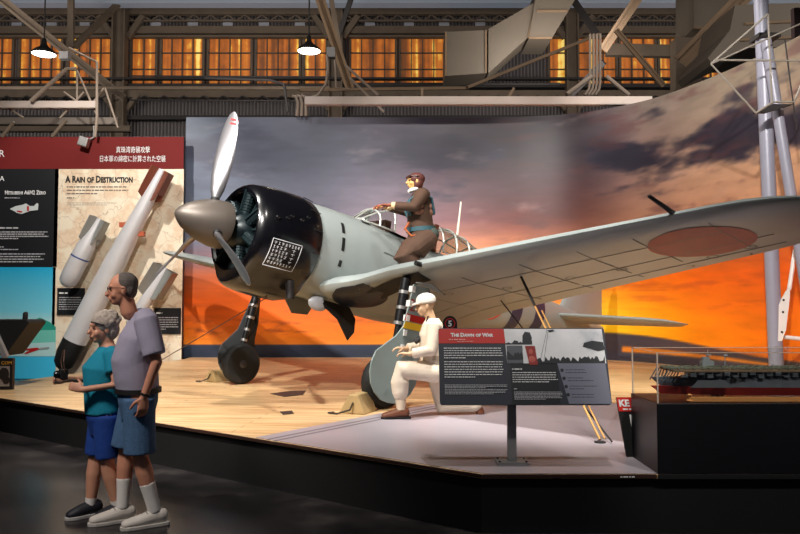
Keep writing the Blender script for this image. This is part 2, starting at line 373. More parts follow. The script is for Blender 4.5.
# ================================================================ STAGE
def wood_fn(nt, p, tc):
    mp = nt.nodes.new('ShaderNodeMapping'); mp.inputs['Rotation'].default_value = (0, 0, .12)
    nt.links.new(tc.outputs['Object'], mp.inputs[0])
    br = nt.nodes.new('ShaderNodeTexBrick'); br.inputs['Scale'].default_value = 1; br.inputs['Brick Width'].default_value = 2.6; br.inputs['Row Height'].default_value = .13
    br.inputs['Mortar Size'].default_value = .004; br.inputs['Mortar'].default_value = lin((120, 84, 46)) + (1,)
    nt.links.new(mp.outputs[0], br.inputs[0])
    m2 = nt.nodes.new('ShaderNodeMapping'); m2.inputs['Scale'].default_value = (.7, 9, 1); nt.links.new(mp.outputs[0], m2.inputs[0])
    n = nt.nodes.new('ShaderNodeTexNoise'); n.inputs['Scale'].default_value = 1.6; n.inputs['Detail'].default_value = 7; nt.links.new(m2.outputs[0], n.inputs[0])
    r = ramp(nt, [(.25, (170, 124, 78)), (.45, (212, 172, 122)), (.62, (232, 198, 150)), (.8, (240, 214, 172))]); nt.links.new(n.outputs[0], r.inputs[0])
    r2 = ramp(nt, [(.25, (180, 136, 90)), (.5, (220, 182, 134)), (.8, (236, 206, 162))]); nt.links.new(n.outputs[0], r2.inputs[0])
    nt.links.new(r.outputs[0], br.inputs['Color1']); nt.links.new(r2.outputs[0], br.inputs['Color2'])
    n3 = nt.nodes.new('ShaderNodeTexNoise'); n3.inputs['Scale'].default_value = .9; n3.inputs['Detail'].default_value = 5; nt.links.new(tc.outputs['Object'], n3.inputs[0])
    mr = nt.nodes.new('ShaderNodeMapRange'); mr.inputs[1].default_value = .3; mr.inputs[2].default_value = .7; mr.inputs[3].default_value = .8; mr.inputs[4].default_value = 1.08
    nt.links.new(n3.outputs[0], mr.inputs[0]); sc = nt.nodes.new('ShaderNodeVectorMath'); sc.operation = 'SCALE'
    nt.links.new(br.outputs[0], sc.inputs[0]); nt.links.new(mr.outputs[0], sc.inputs['Scale']); nt.links.new(sc.outputs[0], p.inputs['Base Color'])
    p.inputs['Roughness'].default_value = .42
nodes_mat('deck_planks', wood_fn)
BX0, BX1, BY0, BY1, BTOP = 1.82, 4.6, 5.2, 5.78, .914
front = [on(-150, 376), on(481, 472), V((7.2, 5.2, STAGE))]
front[1] = V((.58, 5.2, STAGE)); d0 = (on(0, 398) - V((.58, 5.2, STAGE))).normalized(); front[0] = front[1] + d0 * 9.0
outline = [front[0], front[1], front[2], V((7.2, 16.2, STAGE)), V((-4.50, 16.2, STAGE)), V((-4.50, 15.26, STAGE)), on(-20, 386)]
st = thing('display_platform', 'low planked museum platform carrying the aeroplane with black front', 'platform', (0, 9, 0)); MS = local(st)
b = B(); b.M = MS; b.prism([V((p.x, p.y, STAGE - .03)) for p in outline], (0, 0, .03)); b.build('deck', _m['deck_planks'], st)
ins = [V((p.x * .995, p.y + (.03 if p.y < 14 else -.03), .0)) for p in outline]
b = B(); b.M = MS; b.prism(ins, (0, 0, STAGE - .031)); b.build('fascia', matblack, st)
b = B(); b.M = MS; b.box((4.5, 5.192, STAGE - .014), (5.36, .014, .03)); b.build('plinth_edge_strip', matblack, st)
greym = mat('grey_deck_paint', (160, 152, 160), .4, 0, .08, 1.2, .05, 8)
A_, B_ = on(258, 437), on(430, 404)
gp = [front[1] + (A_ - front[1]).normalized() * 0.02, V((A_.x, A_.y, STAGE)), V((B_.x, B_.y, STAGE)), V((.75, 8.75, STAGE)), V((6.4, 8.75, STAGE)), V((6.4, 5.21, STAGE)), V((.58, 5.21, STAGE))]
k_ = (front[0] - front[1]).normalized(); A2 = front[1] + k_ * ((A_ - front[1]).length * .998) + V((.02, .02, 0))
gp = [A2, V((B_.x, B_.y, STAGE)), V((.75, 8.75, STAGE)), V((6.4, 8.75, STAGE)), V((6.4, 5.215, STAGE)), V((.59, 5.215, STAGE))]
b = B(); b.M = MS; b.prism(gp, (0, 0, .004)); b.build('grey_painted_area', greym, st)
b = B(); b.M = MS
dd = (gp[1] - gp[0]); n_ = V((dd.y, -dd.x, 0)).normalized()
for i in range(46):
    for r_ in (0, 1):
        p = gp[0] + dd * ((i + .5) / 46) + n_ * (.16 + .1 * r_); e = dd.normalized() * .032
        b.prism([p - e - n_ * .02, p + e - n_ * .02, p + e + n_ * .02, p - e + n_ * .02], (0, 0, .0048))
b.build('stencilled_dots', mat('faded_grey_stencil', (120, 112, 118), .6), st)
b = B(); b.M = MS; b.bar(front[0] + V((0, 0, -.012)), front[1] + V((0, 0, -.012)), .024, .02); b.bar(front[1] + V((0, 0, -.012)), V((1.81, 5.2, STAGE - .012)), .024, .02)
b.build('edge_trim', mat('copper_edge', (62, 42, 36), .4, .2), st)
words(MS @ fr((1.55, 5.186, STAGE - .014), (1, 0, 0), (0, 0, 1)), 0, 0, .2, 1, .01, .009).build('small_lettering', white_txt, st)
for nm, pl, lb in (('deck_hatch', [(270, 394), (288, 391.5), (306, 391), (303, 395), (285, 397)], 'small dark metal plate set in the planks below the nose'),
                   ('deck_ring', [(280, 412), (292, 411), (294, 414), (283, 415)], 'tiny dark deck fitting near the platform edge')):
    tag(B().prism([on(*q) for q in pl], (0, 0, .006)).build(nm, mat('dark_plate', (46, 42, 40), .5)), lb, 'deck fitting')

# ================================================================ MURAL
pathp = [V((-4.66, 15.7)), V((-2, 15.7)), V((1.5, 15.7)), V((3.2, 15.55)), V((4.15, 15.1)), V((4.95, 14.3)), V((5.45, 13.2)), V((5.8, 12.0)), V((6.05, 10.6)), V((6.2, 9.0)), V((6.3, 7.5))]
def cr(P, n):
    out = []
    for i in range(len(P) - 1):
        a, b_, c, d = P[max(i - 1, 0)], P[i], P[i + 1], P[min(i + 2, len(P) - 1)]
        for k in range(n):
            t = k / n; out.append(.5 * ((2 * b_) + (c - a) * t + (2 * a - 5 * b_ + 4 * c - d) * t * t + (3 * b_ - a - 3 * c + d) * t ** 3))
    return out + [P[-1]]
mp_ = cr(pathp, 24); S = [0]
for i in range(1, len(mp_)): S.append(S[-1] + (mp_[i] - mp_[i - 1]).length)
ZT = 5.63
cols = [0, 1.6, 3.1, 4.6, 5.7, 7.2, 8.3, 9.1, 9.9, 11.2, 13.0, 17]
rows = [.42, .60, .68, .70, .9, 1.25, 1.65, 2.1, 2.5, 2.9, 3.4, 4.0, 4.8, 5.63]
T = {
 .42: [(34, 48, 70)] * 8 + [(58, 58, 70)] * 4,
 .60: [(42, 56, 80)] * 8 + [(64, 62, 74)] * 4,
 .68: [(46, 60, 82)] * 8 + [(90, 70, 60)] * 4,
 .70: [(250, 140, 30)] * 3 + [(250, 150, 30), (250, 155, 30), (250, 160, 30), (250, 170, 20), (90, 76, 60), (110, 76, 50), (235, 130, 30), (250, 120, 20), (250, 120, 20)],
 .9: [(255, 130, 10)] * 3 + [(255, 140, 14), (252, 150, 14), (255, 175, 20), (255, 190, 20), (255, 196, 10), (255, 176, 10), (255, 140, 5), (255, 124, 5), (255, 120, 5)],
 1.25: [(252, 110, 10), (255, 114, 8), (255, 118, 8), (255, 124, 8), (252, 140, 10), (255, 160, 10), (255, 185, 10), (255, 206, 20), (255, 180, 10), (255, 138, 5), (255, 122, 5), (255, 118, 5)],
 1.65: [(240, 98, 16), (246, 102, 14), (248, 108, 16), (248, 118, 24), (248, 128, 30), (250, 150, 40), (250, 160, 40), (255, 176, 10), (255, 150, 10), (255, 122, 8), (252, 112, 8), (250, 108, 8)],
 2.1: [(206, 104, 64), (224, 106, 50), (230, 116, 56), (232, 132, 76), (235, 142, 80), (240, 150, 80), (240, 150, 60), (252, 130, 10), (252, 120, 8), (248, 106, 10), (240, 98, 12), (235, 94, 14)],
 2.5: [(146, 112, 122), (168, 114, 114), (190, 128, 122), (215, 150, 130), (234, 156, 110), (240, 158, 90), (234, 146, 76), (226, 130, 56), (228, 114, 44), (224, 106, 40), (210, 100, 44), (200, 94, 44)],
 2.9: [(120, 122, 142), (128, 124, 142), (158, 138, 156), (190, 152, 162), (226, 150, 122), (232, 146, 100), (206, 126, 84), (190, 124, 90), (200, 134, 96), (210, 144, 100), (214, 146, 102), (210, 140, 98)],
 3.4: [(118, 126, 146), (118, 124, 146), (146, 140, 164), (186, 160, 178), (190, 130, 140), (160, 78, 72), (138, 74, 64), (150, 100, 84), (186, 136, 110), (206, 152, 120), (214, 160, 124), (214, 158, 120)],
 4.0: [(112, 122, 144), (110, 118, 140), (130, 130, 156), (166, 150, 174), (180, 146, 164), (124, 76, 88), (120, 78, 84), (130, 98, 96), (172, 132, 116), (204, 158, 128), (214, 168, 134), (214, 166, 130)],
 4.8: [(104, 114, 136), (84, 92, 116), (80, 86, 112), (108, 102, 128), (140, 122, 146), (84, 70, 84), (78, 66, 78), (80, 70, 80), (140, 114, 106), (160, 136, 120), (168, 144, 124), (168, 144, 120)],
 5.63: [(92, 104, 124), (98, 102, 122), (98, 98, 118), (102, 98, 118), (98, 92, 110), (90, 82, 98), (104, 90, 100), (112, 98, 102), (130, 116, 108), (140, 126, 112), (150, 136, 116), (150, 136, 116)]}
def lerp3(a, b_, t): return tuple(a[i] + (b_[i] - a[i]) * t for i in range(3))
def seg_(A, x):
    for i in range(len(A) - 1):
        if x <= A[i + 1]: return i, max(0, (x - A[i]) / (A[i + 1] - A[i]))
    return len(A) - 2, 1.
def fbm(x, y, z=0, o=5):
    v = 0; a = 1; t = 0
    for k in range(o): v += a * noise.noise(V((x, y, z + k * 7.3))); t += a; a *= .55; x *= 2.03; y *= 2.03
    return v / t
def sm_(a, b_, x): t = min(1, max(0, (x - a) / (b_ - a))); return t * t * (3 - 2 * t)
def mural_col(s, z):
    zz = z if z < .72 else z + .10 * fbm(s * .7, z * 3)
    i, t = seg_(cols, s); j, q = seg_(rows, zz)
    c = lerp3(lerp3(T[rows[j]][i], T[rows[j]][i + 1], t), lerp3(T[rows[j + 1]][i], T[rows[j + 1]][i + 1], t), q)
    if z > .7:
        g_ = 1 - .20 * sm_(2.5, 3.6, z) * sm_(3.5, 6.5, s) * (1 - sm_(8.4, 9.6, s)) - .08 * sm_(2.5, 3.6, z); c = tuple(q * g_ for q in c)
        n = fbm(s * .45 + 3, z * 1.5, 1)
        # long dark cloud banks in the upper sky
        e_ = sm_(7.6, 9.4, s); k = sm_(.02, .30, n + .42 * math.exp(-((z - (4.95 - .10 * max(0, s - 6)) - .1 * math.sin(s)) / .36) ** 2) - (.16 - .10 * e_)) * sm_(3.1, 4.0, z)
        c = lerp3(c, lerp3((60, 62, 84), (36, 34, 48), e_), k * (.72 + .2 * e_))
        if s > 6.2:
            n2 = fbm(s * .8, z * 3.2, 5); c = lerp3(c, (92, 56, 58), sm_(.05, .35, n2) * .5 * sm_(2.4, 3.0, z) * sm_(6.2, 7.4, s))
        n3 = fbm(s * .9 + 9, z * 2.6, 9); c = lerp3(c, (214, 190, 186), sm_(.2, .5, n3) * .32 * sm_(2.9, 3.5, z) * (1 - .5 * sm_(8, 9, s)))
        n4 = fbm(s * .55 + 1, z * 5.5, 12); c = lerp3(c, (190, 74, 40), sm_(.02, .3, n4) * .5 * math.exp(-((z - 1.9) / .5) ** 2) )
        n5 = fbm(s * 1.2 + 4, z * 7, 15); c = lerp3(c, (150, 62, 34), sm_(.05, .28, n5) * .75 * math.exp(-((z - 1.05) / .16) ** 2) * (1 - sm_(4, 7, s)))
    # the sea's dark wedge with an orange band of reflected sun
    if s > 8.6:
        hi = .98 - .26 * sm_(8.9, 13.2, s); lo = .72 - .02 * (s - 8.9); f_ = .022
        if z < hi + f_:
            c2 = (70, 62, 68); q = sm_(-f_, f_, z - lo); c2 = lerp3((235, 136, 40) if s > 9.4 else (70, 62, 68), c2, q)
            c2 = lerp3((64, 62, 74), c2, sm_(-f_, f_, z - .60)); c = lerp3(c2, c, sm_(-f_, f_, z - hi))
    else:
        if .42 <= z <= .70:
            c = lerp3(c, (80, 86, 100), .5 * max(0, fbm(s * 6, z * 60, 3)))
    return c
mu = thing('sunset_mural', 'tall curved mural of orange sunset sky and dark sea behind the aeroplane', 'mural', (0, 15.7, STAGE)); MM = local(mu)
NZ = 180
def mural_mesh():
    me = bpy.data.meshes.new('printed_face'); vs = []; cs = []
    L_ = S[-1]; N = 330
    for i in range(N + 1):
        s = L_ * i / N; k = 0
        while k < len(S) - 2 and S[k + 1] < s: k += 1
        p = mp_[k].lerp(mp_[k + 1], (s - S[k]) / (S[k + 1] - S[k]))
        for j in range(NZ + 1):
            z = STAGE + (ZT - STAGE) * j / NZ; vs.append(tuple(MM @ V((p.x, p.y, z)))); cs.append(lin(mural_col(s, z)) + (1,))
    fs = [(i * (NZ + 1) + j, (i + 1) * (NZ + 1) + j, (i + 1) * (NZ + 1) + j + 1, i * (NZ + 1) + j + 1) for i in range(N) for j in range(NZ)]
    me.from_pydata(vs, [], fs); a = me.color_attributes.new('paint', 'FLOAT_COLOR', 'POINT')
    for i, c in enumerate(cs): a.data[i].color = c
    for p in me.polygons: p.use_smooth = True
    return me
def mural_fn(nt, p, tc):
    a = nt.nodes.new('ShaderNodeAttribute'); a.attribute_name = 'paint'
    n = nt.nodes.new('ShaderNodeTexNoise'); n.inputs['Scale'].default_value = 1; n.inputs['Detail'].default_value = 8
    mp = nt.nodes.new('ShaderNodeMapping'); mp.inputs['Scale'].default_value = (1.2, 1.2, 5); nt.links.new(tc.outputs['Object'], mp.inputs[0]); nt.links.new(mp.outputs[0], n.inputs[0])
    mr = nt.nodes.new('ShaderNodeMapRange'); mr.inputs[1].default_value = .3; mr.inputs[2].default_value = .7; mr.inputs[3].default_value = .86; mr.inputs[4].default_value = 1.14
    nt.links.new(n.outputs[0], mr.inputs[0]); sc = nt.nodes.new('ShaderNodeVectorMath'); sc.operation = 'SCALE'
    nt.links.new(a.outputs[0], sc.inputs[0]); nt.links.new(mr.outputs[0], sc.inputs['Scale']); nt.links.new(sc.outputs[0], p.inputs['Base Color']); p.inputs['Roughness'].default_value = .45
nodes_mat('mural_print', mural_fn)
o = bpy.data.objects.new('printed_face', mural_mesh()); C.objects.link(o); o.data.materials.append(_m['mural_print']); o.parent = mu
b = B(); b.M = MM
nrm = []
for i in range(len(mp_)):
    d = (mp_[min(i + 1, len(mp_) - 1)] - mp_[max(i - 1, 0)]).normalized(); nrm.append(V((-d.y, d.x)))
b.rings([[V((p.x + n.x * e, p.y + n.y * e, z)) for e, z in ((.01, STAGE + .002), (.08, STAGE + .002), (.08, ZT), (.01, ZT))] for p, n in zip(mp_, nrm)])
b.build('backing_board', mat('backing_grey', (120, 122, 130), .7), mu)

# ================================================================ EXHIBIT WALL
PY = 15.3
pw = thing('exhibit_wall', 'tall exhibit wall with red header, map and blue artwork', 'exhibit panel', at(80, 377, PY)); MP = local(pw)
def pan(nm, x0, y0, x1, y1, m, e=0., par=pw, lab=None):
    a, c = at(x0, y1, PY), at(x1, y0, PY); b = B(); b.M = MP
    b.box(((a.x + c.x) / 2, PY - e - .005, (a.z + c.z) / 2), (c.x - a.x, .01, c.z - a.z)); o = b.build(nm, m, par)
    if lab: o['label'] = lab
    return o
a, c = at(-130, 0, PY), at(184, 136.5, PY)
b = B(); b.M = MP; b.box(((a.x + c.x) / 2, PY + .06, c.z / 2), (c.x - a.x, .11, c.z)); b.build('wall_board', black, pw)
FY = 390   # lower end runs to the floor
zf = at(0, 377, PY).z
def panz(nm, x0, x1, y0, m, e=0., lab=None):
    a, c = at(x0, 0, PY), at(x1, y0, PY); b = B(); b.M = MP; b.box(((a.x + c.x) / 2, PY - e - .005, (c.z + .01) / 2), (c.x - a.x, .01, c.z - .01)); o = b.build(nm, m, pw)
    if lab: o['label'] = lab
    return o
hm = mat('dark_red_header', (108, 8, 5), .8)
pan('header', -130, 137, 184, 169, hm, lab='dark red header band')
pan('text_panel', -130, 169.2, 59, 267, black, lab='black text panel')
def sky_fn(nt, p, tc):
    s = nt.nodes.new('ShaderNodeSeparateXYZ'); nt.links.new(tc.outputs['Object'], s.inputs[0])
    mr = nt.nodes.new('ShaderNodeMapRange'); mr.inputs[1].default_value = at(0, 356, PY).z - pw.location.z; mr.inputs[2].default_value = at(0, 267, PY).z - pw.location.z
    nt.links.new(s.outputs[2], mr.inputs[0]); r = ramp(nt, [(0, (170, 214, 222)), (.35, (190, 224, 222)), (.5, (120, 208, 228)), (1, (20, 170, 214))])
    nt.links.new(mr.outputs[0], r.inputs[0]); nt.links.new(r.outputs[0], p.inputs['Base Color']); p.inputs['Roughness'].default_value = .45
nodes_mat('printed_blue_sky', sky_fn)
panz('blue_artwork', -130, 56, 267.2, _m['printed_blue_sky'], lab='blue landscape artwork')
panz('water_print', -130, 56, 356, mat('printed_water', (60, 186, 226), .45), .004)
def hill(y0, pts, m, e):
    b = B(); b.M = MP; b.prism([at(x, y, PY) + V((0, -.010 - e, 0)) for x, y in pts] + [at(pts[-1][0], y0, PY) + V((0, -.010 - e, 0)), at(pts[0][0], y0, PY) + V((0, -.010 - e, 0))], (0, -.003, 0)); b.build('hill_print', m, pw)
hill(350, [(-40, 338), (0, 334), (18, 328), (40, 317.5), (50, 322), (56, 327)], mat('green_hill', (30, 150, 130), .5), 0)
hill(353, [(-40, 345), (10, 340), (30, 331), (44, 330), (56, 330)], mat('pale_green_hill', (110, 196, 180), .5), .004)
hill(356.2, [(-40, 346), (14, 344), (56, 342)], mat('pale_shore', (176, 214, 214), .5), .008)
b = B(); b.M = MP; b.prism([at(x, y, PY - .03) for x, y in ((8, 348), (28, 348.5), (38, 347.5), (40, 349), (36, 350.5), (26, 354), (24, 353), (30, 350.5), (8, 349.5))], (0, -.003, 0)); b.build('red_aircraft_print', red, pw)
b = B(); b.M = MP; b.bar(at(40, 348.6, PY - .03), at(49, 347.6, PY - .03), .03, .01); b.build('tow_line_print', steel, pw)
pan('small_caption', 19, 324, 33, 338, mat('pink_caption', (190, 150, 190), .5), .03)
def map_fn(nt, p, tc):
    v = nt.nodes.new('ShaderNodeTexVoronoi'); v.feature = 'DISTANCE_TO_EDGE'; v.inputs['Scale'].default_value = 3.4
    n = nt.nodes.new('ShaderNodeTexNoise'); n.inputs['Scale'].default_value = 2.6; n.inputs['Detail'].default_value = 8
    mx = nt.nodes.new('ShaderNodeMix'); mx.data_type = 'VECTOR'; mx.inputs[0].default_value = .35
    nt.links.new(tc.outputs['Object'], mx.inputs[4]); nt.links.new(n.outputs['Color'], mx.inputs[5]); nt.links.new(mx.outputs[1], v.inputs[0]); nt.links.new(tc.outputs['Object'], n.inputs[0])
    r = ramp(nt, [(0, (196, 178, 158)), (.010, (226, 212, 192)), (.02, (240, 228, 208))]); nt.links.new(v.outputs[0], r.inputs[0])
    r2 = ramp(nt, [(.45, (255, 252, 246)), (.56, (240, 222, 206)), (.6, (250, 236, 224))]); nt.links.new(n.outputs[0], r2.inputs[0])
    m2 = nt.nodes.new('ShaderNodeMix'); m2.data_type = 'RGBA'; m2.blend_type = 'MULTIPLY'; m2.inputs[0].default_value = 1
    nt.links.new(r.outputs[0], m2.inputs[6]); nt.links.new(r2.outputs[0], m2.inputs[7]); nt.links.new(m2.outputs[2], p.inputs['Base Color']); p.inputs['Roughness'].default_value = .5
nodes_mat('old_map_print', map_fn)
panz('map_panel', 59, 184, 169.2, _m['old_map_print'], lab='cream map panel')
def ptxt(s, px, py, hpx, m, wpx=None, caps=False, nm='lettering', bold=0.):
    p = at(px, py, PY) + V((0, -.016, 0)); size = hpx / FPX * PY / .70
    o = text(s, size, m, pw, MP @ fr(p, (1, 0, 0), (0, 0, 1)), nm, caps, bold=bold)
    if wpx:
        xs = [v.co.x for v in o.data.vertices]; w = max(xs) - min(xs); k = wpx / FPX * PY / w; x0 = min(xs)
        for v in o.data.vertices: v.co.x = x0 + (v.co.x - x0) * k
    return o
ink = mat('black_ink', (30, 24, 22), .6)
ptxt('A Rain of Destruction', 66, 182.5, 6.6, ink, 68, True, 'title_lettering', .008)
ptxt('Mitsubishi A6M2 Zero', 5, 194.5, 4.0, white_txt, 41, True, 'heading_lettering', .002)
ptxt('R', -1, 157, 7, white_txt, None, nm='header_lettering'); ptxt('A', 0, 181, 5, white_txt, None, nm='heading_lettering')
ptxt('真珠湾奇襲攻撃', 116, 152.5, 5, white_txt, 34, nm='japanese_lettering'); ptxt('日本軍の綿密に計算された空襲', 99, 161.5, 5, white_txt, 66, nm='japanese_lettering')
def pwords(px, py, wpx, n, pitch, h, m, nm='body_text'):
    k = PY / FPX; p = at(px, py, PY) + V((0, -.012, 0)); words(MP @ fr(p, (1, 0, 0), (0, 0, 1)), 0, 0, wpx * k, n, pitch * k, h * k).build(nm, m, pw)
greyink = mat('grey_ink', (120, 106, 96), .6)
pwords(67, 187, 62, 3, 3.4, 1.2, greyink); pwords(67, 198, 12, 1, 3, 1.2, greyink); pwords(67, 203, 52, 2, 2, .8, mat('pale_ink', (190, 176, 160), .6))
lt = mat('light_grey_ink', (190, 190, 194), .6)
pwords(5, 198, 40, 1, 2, .7, lt); pwords(-1, 228, 32, 1, 3, 1.4, lt); pwords(-1, 232, 50, 4, 2.2, 1., lt); pwords(-1, 247, 12, 1, 2, 1, lt); pwords(-1, 249.5, 28, 1, 2, 1, lt); pwords(-1, 254, 46, 4, 2.6, 1., lt)
b = B(); b.M = MP; b.prism([at(x, y, PY - .03) for x, y in ((10, 209), (16, 206), (22, 205), (26, 203.5), (30, 206), (34, 206), (37, 203), (38.5, 204), (38, 210), (30, 211), (22, 214), (17, 213), (14, 211))], (0, -.004, 0)); b.build('aircraft_profile_print', mat('profile_grey', (200, 206, 206), .5), pw)
b = B(); b.M = MP; b.bar(at(28, 206, PY - .04), at(28, 211, PY - .04), .04, .006); b.bar(at(17, 211, PY - .04), at(22, 212, PY - .04), .03, .006); b.build('red_marking_print', red, pw)
# captions under the bombs
for nm, x0, y0, x1, y1, lb in (('caption_plate', 57, 288, 85, 315, 'small black caption plate under the short white bomb'), ('caption_plate', 154, 308, 181, 334, 'small black caption plate beside the mural edge, under the winged bomb')):
    t = thing(nm, lb, 'caption', at((x0 + x1) / 2, y1, PY - .04)); M = local(t); a, c = at(x0, y1, PY - .035), at(x1, y0, PY - .035)
    b = B(); b.M = M; b.box(((a.x + c.x) / 2, PY - .035, (a.z + c.z) / 2), (c.x - a.x, .02, c.z - a.z)); b.build('plate', black, t)
    k = PY / FPX
    words(M @ fr((a.x + 2 * k, PY - .047, c.z - 5 * k), (1, 0, 0), (0, 0, 1)), 0, 0, 13 * k, 1, k, 1.5 * k).build('heading_lettering', white_txt, t)
    words(M @ fr((a.x + 2 * k, PY - .047, c.z - 9.5 * k), (1, 0, 0), (0, 0, 1)), 0, 0, 23 * k, 6, 2.3 * k, .8 * k).build('body_text', lt, t)
# small spotlight on header
t = thing('wall_spotlight', 'small silver spotlight clamped on top of the red header', 'spotlight', at(84, 137, PY - .1)); M = local(t)
b = B(); b.M = M; b.box(at(84, 142, PY - .15), (.2, .16, .2), Matrix.Rotation(.3, 3, 'Y')); b.build('lamp_head', alum, t, bevel=.02)
b = B(); b.M = M; b.tube([at(94, 126, PY - .05), at(94, 137, PY - .05), at(87, 141, PY - .1)], .02, 6, flat=True); b.build('bracket_arm', alum, t)

# ---- bombs
whitem = mat('bomb_white_metal', (206, 204, 206), .4, .2, .05, 3)
greyfin = mat('bomb_fin_grey', (150, 152, 150), .45, .4, .08, 3)
rust = mat('brown_fin_paint', (120, 62, 42), .55, .1, .1, 3)
def bomb(label, nose, tail, Y, prof, finlen, finw, finm, bands=(), tipm=None, tiplen=0, lugs=()):
    P0, P1 = at(*nose, Y), at(*tail, Y); L = (P1 - P0).length; ax = (P1 - P0).normalized()
    t = thing('aerial_bomb', label, 'bomb', P0); M = local(t); pr = [(f * L, r) for f, r in prof]
    def rad(x):
        for (a, ra), (c, rc) in zip(pr, pr[1:]):
            if a <= x <= c: return ra + (rc - ra) * (x - a) / (c - a + 1e-9)
        return pr[-1][1]
    if tipm:
        k = [q for q in pr if q[0] <= tiplen] + [(tiplen, rad(tiplen))]; b = B(); b.M = M; b.lathe(k, P0, ax, 28); b.build('nose', tipm, t, smooth=True)
        pr2 = [(tiplen, rad(tiplen))] + [q for q in pr if q[0] > tiplen]
    else: pr2 = pr
    b = B(); b.M = M; b.lathe(pr2, P0, ax, 28); b.build('bomb_body', whitem, t, smooth=True)
    u = V((0, -1, 0)); w = ax.cross(u).normalized(); q45 = [(u + w).normalized(), (u - w).normalized(), (-u - w).normalized(), (w - u).normalized()]
    for d in q45:
        b = B(); b.M = M; s0 = P1 - ax * finlen; b.prism([s0 - ax * .12 + d * .02, s0 + d * finw, P1 + d * finw, P1 + d * .02], d.cross(ax) * .012); b.build('tail_fin', finm, t)
    b = B(); b.M = M
    for k in (0, 2):
        k = k + 1 if abs((q45[k] + q45[(k + 1) % 4]).dot(w)) < .5 else k
        a, c = q45[k] * finw, q45[(k + 1) % 4] * finw
        b.prism([P1 - ax * finlen * .8 + a, P1 - ax * finlen * .8 + c, P1 + c, P1 + a], ((a + c).normalized() * .01))
    b.build('box_fin', finm, t)
    for f, wd, m in bands:
        b = B(); b.M = M; b.lathe([(f * L, rad(f * L) + .004), (f * L + wd, rad(f * L + wd) + .004)], P0, ax, 28); b.build('painted_band', m, t)
    for f, s in lugs:
        b = B(); b.M = M; b.box(P0 + ax * f * L + w * s * (rad(f * L) + .03), (.13, .1, .1)); b.build('lug', mat('orange_lug', (176, 84, 50), .5), t)
    b = B(); b.M = M
    for f in (.3, .6): b.bar(P0 + ax * f * L, P0 + ax * f * L + V((0, PY - Y - .02, 0)), .05)
    b.build('wall_bracket', steel, t)
    return t
bomb('short white bomb with blue band, mounted high on the map', (65, 287), (100, 219), PY - .5, [(0, .01), (.02, .1), (.07, .17), (.2, .19), (.6, .18), (.8, .09), (1, .06)], .5, .22, greyfin, ((.42, .03, mat('blue_band', (40, 70, 130), .5)),))
bomb('very long pale bomb with black nose and brown tail fins', (60, 370), (163, 170), PY - .45, [(0, .01), (.01, .11), (.03, .19), (.08, .235), (.3, .24), (.55, .22), (.82, .15), (1, .09)], .62, .26, rust, (), matblack, .66, ((.70, -1), (.70, 1)))
bomb('grey bomb with wide boxed fins beside the mural edge', (128, 330), (166, 268), PY - .5, [(0, .01), (.03, .08), (.12, .13), (.5, .13), (.8, .08), (1, .05)], .62, .30, greyfin)

# ---- left stand
t = thing('slanted_lectern', 'black slanted reading board cut by the frame edge above the blue artwork', 'lectern', on(-8, 388)); M = local(t); Yl = t.location.y
b = B(); b.M = M; b.prism([at(-30, 320, Yl), at(26, 320, Yl), at(29, 323, Yl), at(5, 356, Yl), at(1, 356, Yl), at(-10, 346, Yl)], (0, .5, 0)); b.build('reading_board', matblack, t)
b = B(); b.M = M; b.tube([at(25, 322, Yl + .2), at(25.5, 314, Yl + .2)], .035, 10); b.build('knob', matblack, t, smooth=True)
b = B(); b.M = M; b.bar(at(-10, 322, Yl - .05), at(6, 357, Yl - .05), .07); b.bar(at(4, 352, Yl + .1), V((t.location.x + .16, Yl + .1, STAGE)), .06); b.build('support_arm', steel, t)
t = thing('small_poster_box', 'small black poster stand with yellow heading at the platform end', 'poster', on(4, 389)); M = local(t); Yl = t.location.y - .05
a, c = at(-14, 389, Yl), at(14, 358, Yl); b = B(); b.M = M; b.box(((a.x + c.x) / 2, Yl, (STAGE + c.z) / 2), (c.x - a.x, .06, c.z - STAGE)); b.build('board', black, t)
a, c = at(-12, 386, Yl), at(11, 366, Yl); b = B(); b.M = M; b.box(((a.x + c.x) / 2, Yl - .033, (a.z + c.z) / 2), (c.x - a.x, .004, c.z - a.z)); b.build('photo_print', mat('grey_print', (150, 140, 136), .6, 0, .3, 9), t)
b = B(); b.M = M; b.ball(at(4, 374, Yl - .04), (.07, .004, .09)); b.ball(at(6, 380, Yl - .04), (.05, .004, .06)); b.build('figure_print', ink, t)
text('COM', .065, mat('yellow_print', (226, 170, 60), .6), t, M @ fr(at(1, 364.5, Yl - .035), (1, 0, 0), (0, 0, 1)))

# ================================================================ AEROPLANE
TH, PI_, RO = .745, .186, .010
AP = V((-2.56, 8.24, EYE + 1.0))
pl = thing('fighter_aeroplane', 'pale grey-green single-engine fighter aeroplane with black cowling standing on the platform', 'aeroplane', AP, (RO, PI_, TH))
MW = Matrix.Translation(AP) @ pl.rotation_euler.to_matrix().to_4x4()
def W(x, l, z): return MW @ V((x, -l, z))
MI = MW.inverted()
def L_(p): q = MI @ V(p); return q
